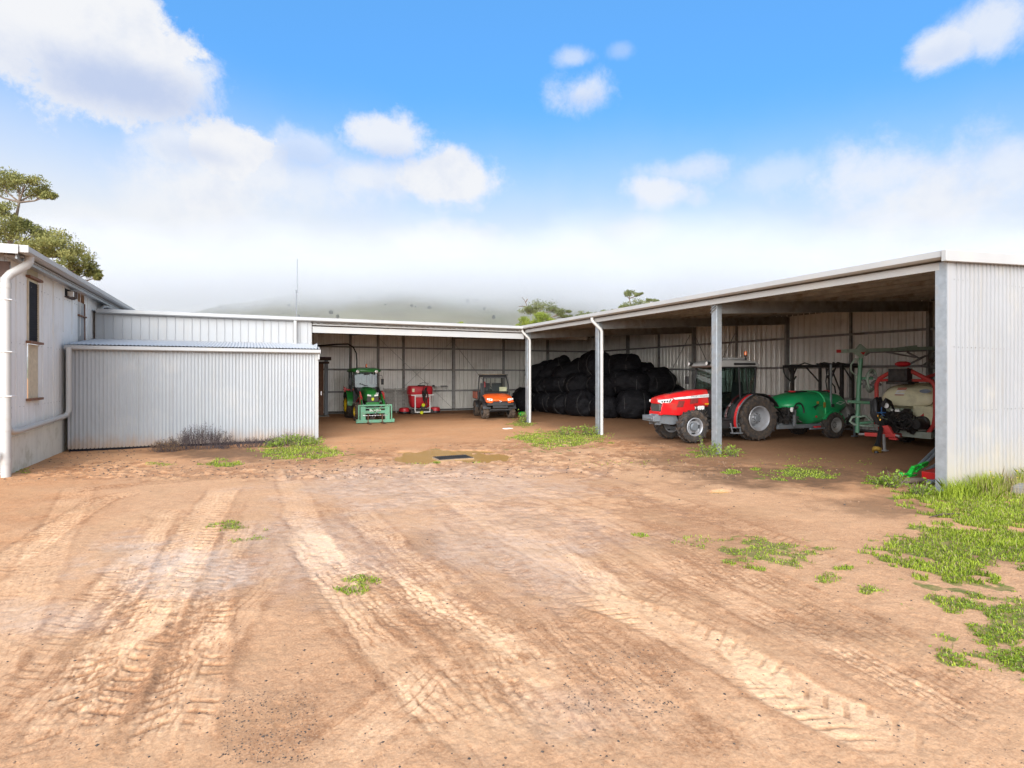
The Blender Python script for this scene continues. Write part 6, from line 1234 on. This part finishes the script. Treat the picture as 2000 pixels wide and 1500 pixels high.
# hill in the mist
crest = [(-400, 735), (100, 690), (280, 640), (340, 612), (385, 601), (430, 592), (520, 575), (640, 556), (800, 540), (930, 538), (1060, 556), (1200, 590), (1350, 640), (1600, 700), (1900, 735)]
cx_ = np.array([p[0] for p in crest]); cy_ = np.array([p[1] for p in crest]); V = []; nx, ny = 160, 46
for j in range(ny):
    f = j/(ny-1)
    for i in range(nx):
        px = -400+2300*i/(nx-1); d = 330+300*f; top = (HY-np.interp(px, cx_, cy_))/F*630
        hgt = top*(f**1.15); r = (px-1000)/F*d
        V.append([r*cs+d*sn, d*cs-r*sn, hgt])
V = np.array(V); V[:, 2] += (fbm(V[:, 0], V[:, 1], .012, 4, 61)-.5)*14*np.clip(V[:, 2]/20, 0, 1)+(fbm(V[:, 0], V[:, 1], .06, 3, 62)-.5)*3*np.clip(V[:, 2]/20, 0, 1)-1.0
b = MB(); b.add([tuple(v) for v in V], [(j*nx+i, j*nx+i+1, (j+1)*nx+i+1, (j+1)*nx+i) for j in range(ny-1) for i in range(nx-1)])
hm = mat('hill_grass', (.17, .155, .085), .95, var=.25, vs=.02, dirt=((.11, .13, .05), .8), dscale=.012); ho = b.build('hill', hm, fix=False, smooth=0); ho.data.polygons.foreach_set('use_smooth', [True]*len(ho.data.polygons)); tag(ho, kind='structure')
prt = None; hz2 = V.reshape(ny, nx, 3)
for k in range(95):
    i = random.randint(int(nx*.28), int(nx*.68)); j = random.randint(6, ny-3); p = hz2[j, i]; s_ = random.uniform(1.0, 2.8)
    if prt is None:
        prt = thing('hill_tree', 'small dark tree dotted on the misty hillside', 'tree', p, 0, 'scattered trees on the misty hill')
        C = rng.normal(size=(420, 3)); C /= np.linalg.norm(C, axis=1)[:, None]; C *= rng.uniform(.3, 1, (420, 1)); C = C*np.array([.8, .8, .7])+np.array([0, 0, .95])
        soup('crown', leaves(C, .30, .6), 4, leafmat('hill_leaves', (.05, .06, .035), (.12, .13, .07)), prt); mb = MB(); mb.tube([(0, 0, -.3), (0, 0, .8)], [.08, .05], 5); mb.build('trunk', bark, prt, fix=False); o = prt
    else: o = copy_tree(prt)
    o.location = p+np.array([random.uniform(-6, 6), random.uniform(-5, 5), 0]); o.scale = (s_, s_, s_*random.uniform(.8, 1.3)); o.rotation_euler = (0, 0, random.uniform(0, 6))
# low cloud lying on the hill
mm = bpy.data.materials.new('mist'); mm.use_nodes = True; x = mm.node_tree; x.nodes.clear(); q = E(x)
t = x.nodes.new('ShaderNodeTexCoord').outputs['Object']; s3 = x.nodes.new('ShaderNodeSeparateXYZ'); x.links.new(t, s3.inputs[0])
nn_ = q.noise(q.v('MULTIPLY', t, (1, 1, 1.8)), .011, 5, .55); zt = q.m('MULTIPLY_ADD', q.m('SUBTRACT', nn_, .5), 40.0, s3.outputs[2])
lat = q.m('MULTIPLY', q.lin(s3.outputs[0], -140.0, 330.0, 0.0, 1.0), -18.0)      # the cloud base drops to the right
zt = q.m('SUBTRACT', zt, lat)
den = q.m('ADD', q.m('MULTIPLY', q.smooth(zt, 58., 92.), .03), .0030); den = q.m('MULTIPLY', den, q.smooth(q.m('MULTIPLY_ADD', q.m('SUBTRACT', nn_, .5), 60.0, s3.outputs[2]), 124., 66.)); den = q.m('MULTIPLY', den, q.smooth(s3.outputs[2], 2., 12.))
den = q.m('MULTIPLY', den, q.smooth(q.m('ABSOLUTE', s3.outputs[0]), 760., 560.))
pv = q.n('ShaderNodeVolumePrincipled', {'Color': (.785, .80, .825, 1), 'Density': den, 'Anisotropy': 0.0}); x.links.new(pv, x.nodes.new('ShaderNodeOutputMaterial').inputs[1])
b = MB(); b.box((0, 0, 72), (1600, 220, 142)); mo = b.build('mist', mm, fix=True, smooth=0); dc = 510; rc = -80; mo.location = (rc*cs+dc*sn, dc*cs-rc*sn, 0); mo.rotation_euler = (0, 0, -HEAD); tag(mo, 'low cloud resting on the hill', kind='stuff')
# ---------------------------------------------------------------- grass
gmat = leafmat('grass_blades', (.14, .20, .015), (.42, .50, .05), sc_=2.2, tr=.3)
weedm = leafmat('weed_leaves', (.12, .19, .018), (.32, .42, .05), sc_=2.0, tr=.3)
drym = leafmat('dry_grass', (.20, .15, .07), (.48, .38, .20), sc_=3.0, tr=.2)
def blades(P, hmin, hmax, wd, lean=.5):
    n = len(P); h = rng.uniform(hmin, hmax, n); a = rng.uniform(0, 6.283, n); l = rng.uniform(0, lean, n)*h; b_ = rng.uniform(0, 6.283, n)
    dx, dy = np.cos(a)*wd/2, np.sin(a)*wd/2; lx, ly = np.cos(b_)*l, np.sin(b_)*l
    B0 = P+np.stack([dx, dy, dx*0-.01], 1); B1 = P-np.stack([dx, dy, dx*0+.01], 1); M1 = P+np.stack([lx*.4-dx*.7, ly*.4-dy*.7, h*.6], 1); T_ = P+np.stack([lx, ly, h], 1); M2 = P+np.stack([lx*.4+dx*.7, ly*.4+dy*.7, h*.6], 1)
    return np.stack([B0, B1, M1, T_, M2], 1).reshape(-1, 3)
def scatter(cx, cy, rx, ry, n, thr=.25):
    a = rng.uniform(0, 6.283, n); r_ = np.sqrt(rng.uniform(0, 1, n))*1.35; pts = [G(cx+rx*rr*math.cos(aa), max(HY+60, cy+ry*rr*math.sin(aa))) for aa, rr in zip(a, r_)]
    X = np.array([p.x for p in pts]); Y = np.array([p.y for p in pts]); g = green_mask(X, Y); keep = (g > thr+rng.uniform(0, .5, n)) & ~((X > X0-.02) & (X < XR) & (Y > Y0-.15) & (Y < Y0+.15))
    X, Y, g = X[keep], Y[keep], g[keep]; return np.stack([X, Y, vals(X, Y)[0]], 1), g
GB = []; WL = []; areas = []
for cx, cy, rx, ry, a in GREEN:
    A_ = G(cx-rx, cy); B_ = G(cx+rx, cy); C_ = G(cx, max(HY+60, cy-ry)); D_ = G(cx, cy+ry); area = math.pi*(B_-A_).length*(C_-D_).length/4
    dist = G(cx, cy).length; dens = 2600/(1+(dist/7)**2)*min(1.4, a)**1.6; n = int(min(26000, area*dens)+250)
    P_, g = scatter(cx, cy, rx, ry, n); lush = a > 1.1; tallness = np.clip(g, .2, 1.5)[:, None]
    if not len(P_): continue
    hh = (.015, .06) if lush else (.010, .035); GB.append(blades(P_, hh[0], hh[1], .006+.0007*dist, .8))
    k = rng.uniform(size=len(P_)) < (.22 if lush else .6); Q_ = P_[k]; Q_[:, 2] += .012
    if len(Q_):
        lf = leaves(Q_+rng.normal(size=Q_.shape)*np.array([.02, .02, .004]), .030+.0010*dist, .6, 0).reshape(-1, 4, 3); c_ = lf.mean(1, keepdims=True); lf = c_+(lf-c_)*np.array([1, 1, .35]); WL.append(lf.reshape(-1, 3))
tag(soup('grass', np.concatenate(GB), 5, gmat), 'fresh bright green grass in patches over the yard', kind='stuff')
tag(soup('ground_weeds', np.concatenate(WL), 4, weedm), 'flat broad-leaved weeds mixed with the grass', kind='stuff')
# taller rough grass at the foot of the end wall
def strip(n, fx, h0, h1, wd, lean): 
    P_ = np.array([fx() for _ in range(n)]); P_ = np.concatenate([P_, vals(P_[:, 0], P_[:, 1])[0][:, None]], 1); return blades(P_, h0, h1, wd, lean)
tg = [strip(1500, lambda: (random.uniform(10.4, 13.6), Y0-.05-abs(random.gauss(0, .28))), .06, .20, .008, .9)]
for cx, s_, n in ((11.05, .13, 420), (11.35, .10, 200), (12.5, .15, 300), (10.25, .20, 260)): tg.append(strip(n, lambda: (random.gauss(cx, s_), Y0-.16-abs(random.gauss(0, .1))), .16, .36, .010, .8))
tag(soup('tall_grass', np.concatenate(tg), 5, gmat), 'taller tufts of green grass along the foot of the end wall', kind='stuff')
DG = np.concatenate(GB).reshape(-1, 5, 3); DG = DG[rng.uniform(size=len(DG)) < .16].reshape(-1, 3)+np.array([.02, .015, .004])
tag(soup('dry_grass', np.concatenate([DG, strip(620, lambda: (random.uniform(10.7, 13.4), Y0-.08-abs(random.gauss(0, .35))), .14, .42, .005, .35)]), 5, drym), 'pale dry grass stalks along the end wall and among the green patches', kind='stuff')
b = MB()
for k in range(9): x_ = random.uniform(11.0, 12.9); y_ = Y0-.2-random.uniform(0, .35); h_ = random.uniform(.22, .40); b.lathe([(.001, h_), (.018, h_+.006), (.001, h_+.012)], (x_, y_, 0), 'z', 8, 0); b.tube([(x_, y_, 0), (x_, y_, h_)], .003, 4, 1)
tag(b.build('dandelion_flowers', [M['yellow'], weedm], fix=False), 'small yellow flowers in the grass by the end wall', kind='stuff')
# leafy weeds at post feet and other spots
def weed(name, label, cat, x_, y_, rad, h, n, leaf, mt, stem=M['wood_o'], grp=None, droop=-.4):
    z_ = gz(x_, y_); t = thing(name, label, cat, (x_, y_, z_), 0, grp); mb = MB(); C = []
    for k in range(n):
        a = random.uniform(0, 6.283); r_ = rad*random.uniform(0, 1)**.6; hh = h*random.uniform(.45, 1); tip = Vector((r_*1.3*math.cos(a), r_*1.3*math.sin(a), hh)); b0_ = Vector((r_*.5*math.cos(a), r_*.5*math.sin(a), -.02)); mb.tube([b0_, b0_.lerp(tip, .5)+Vector((0, 0, .1*hh)), tip], [.005, .004, .002], 4)
        for j in range(9): f = random.uniform(.15, 1); C.append(b0_.lerp(tip, f)+Vector([random.gauss(0, leaf*.5) for _ in range(3)]))
    soup('leaves', leaves(np.array([tuple(c) for c in C]), leaf, .5, droop), 4, mt, t); mb.build('stems', stem, t, fix=False, smooth=0)
wg = 'leafy weeds growing at the shed edge'
weed('weed', 'bushy green weed at the foot of the third shed post', 'weed', X0-.12, Y0+BAY-.12, .22, .34, 26, .06, weedm, grp=wg)
weed('weed', 'smaller green weed just right of the third shed post', 'weed', X0+.25, Y0+BAY-.45, .20, .30, 18, .06, weedm, grp=wg)
weed('weed', 'tall thin weed against the left side of the third shed post', 'weed', X0-.05, Y0+BAY+.25, .08, .52, 8, .05, weedm, grp=wg)
weed('weed', 'green weed clump at the foot of the second shed post', 'weed', X0-.3, Y0+2*BAY-.05, .30, .34, 30, .07, weedm, grp=wg)
weed('weed', 'green weed tuft left of the foot of the second shed post', 'weed', X0-1.0, Y0+2*BAY+.1, .30, .30, 24, .07, weedm, grp=wg)
weed('weed', 'green weed hugging the foot of the inner corner post', 'weed', X0-.10, Y0+3*BAY-.05, .20, .50, 20, .07, weedm, grp=wg)
for px, py, hh, lb in ((1745, 952, .28, 'upright bright weed just left of the log heap'), (1722, 946, .16, 'low spreading weed left of the upright one by the log heap'), (1800, 968, .25, 'broad-leaved weed in front of the log heap')):
    p = G(px, py); weed('weed', lb, 'weed', p.x, p.y, .18, hh, 24, .06, weedm, grp=wg)
deadm = leafmat('dead_leaves', (.03, .022, .024), (.11, .085, .075), sc_=4, tr=.1); brownm = leafmat('brown_leaves', (.14, .075, .03), (.34, .21, .10), sc_=4, tr=.1); ds = mat('dead_stem', (.07, .05, .05), .9)
def bush(name, label, x0, x1, y0, y1, h, n, leaf, lm, sm, grp=None, per=16):
    c = ((x0+x1)/2, (y0+y1)/2); t = thing(name, label, 'shrub', (c[0], c[1], 0), 0, grp); mb = MB(); C = []
    for k in range(n):
        x_ = random.uniform(x0, x1)-c[0]; y_ = random.uniform(y0, y1)-c[1]; e_ = 1-.55*abs(x_/((x1-x0)/2))**2; hh = h*e_*random.uniform(.5, 1.05); tip = Vector((x_+random.gauss(0, .10), y_+random.gauss(0, .06), hh)); b0_ = Vector((x_*.85, y_, -.02))
        mb.tube([b0_, b0_.lerp(tip, .5)+Vector((random.gauss(0, .02), 0, 0)), tip], [.005, .004, .002], 4)
        for j in range(2): m0 = b0_.lerp(tip, random.uniform(.4, .8)); mb.tube([m0, m0+Vector((random.gauss(0, .05), random.gauss(0, .03), random.uniform(.05, .14)))], [.003, .0015], 3)
        for j in range(per): f = random.uniform(.25, 1.02)**.8; C.append(b0_.lerp(tip, f)+Vector([random.gauss(0, .018) for _ in range(3)]))
    soup('leaves', leaves(np.array([tuple(c_) for c_ in C]), leaf, .5, -.3), 4, lm, t); mb.build('stems', sm, t, fix=False, smooth=0); return t
def PX(px, Y): return onY(px, 800, Y).x
bush('dead_shrub', 'dark dry leggy shrub against the lean-to wall', PX(335, 17.4), PX(455, 17.4), 16.9, 17.6, .66, 150, .030, deadm, ds)
bush('dead_shrub', 'low brown withered clump left of the dark dry shrub', PX(292, 17.0), PX(350, 17.0), 16.7, 17.2, .30, 90, .028, brownm, ds)
bush('dead_shrub', 'short dry stalks between the dark shrub and the green tuft by the lean-to', PX(420, 17.1), PX(560, 17.1), 16.8, 17.3, .24, 130, .022, deadm, ds)
bush('dead_shrub', 'thin dry stalks behind the green tuft at the lean-to end', PX(515, 17.5), PX(600, 17.5), 17.3, 17.6, .42, 26, .022, brownm, ds, per=7)
bush('green_shrub', 'lush green tuft at the right end of the lean-to wall', PX(520, 17.0), PX(625, 17.0), 16.5, 17.3, .30, 150, .05, weedm, M['wood_o'])
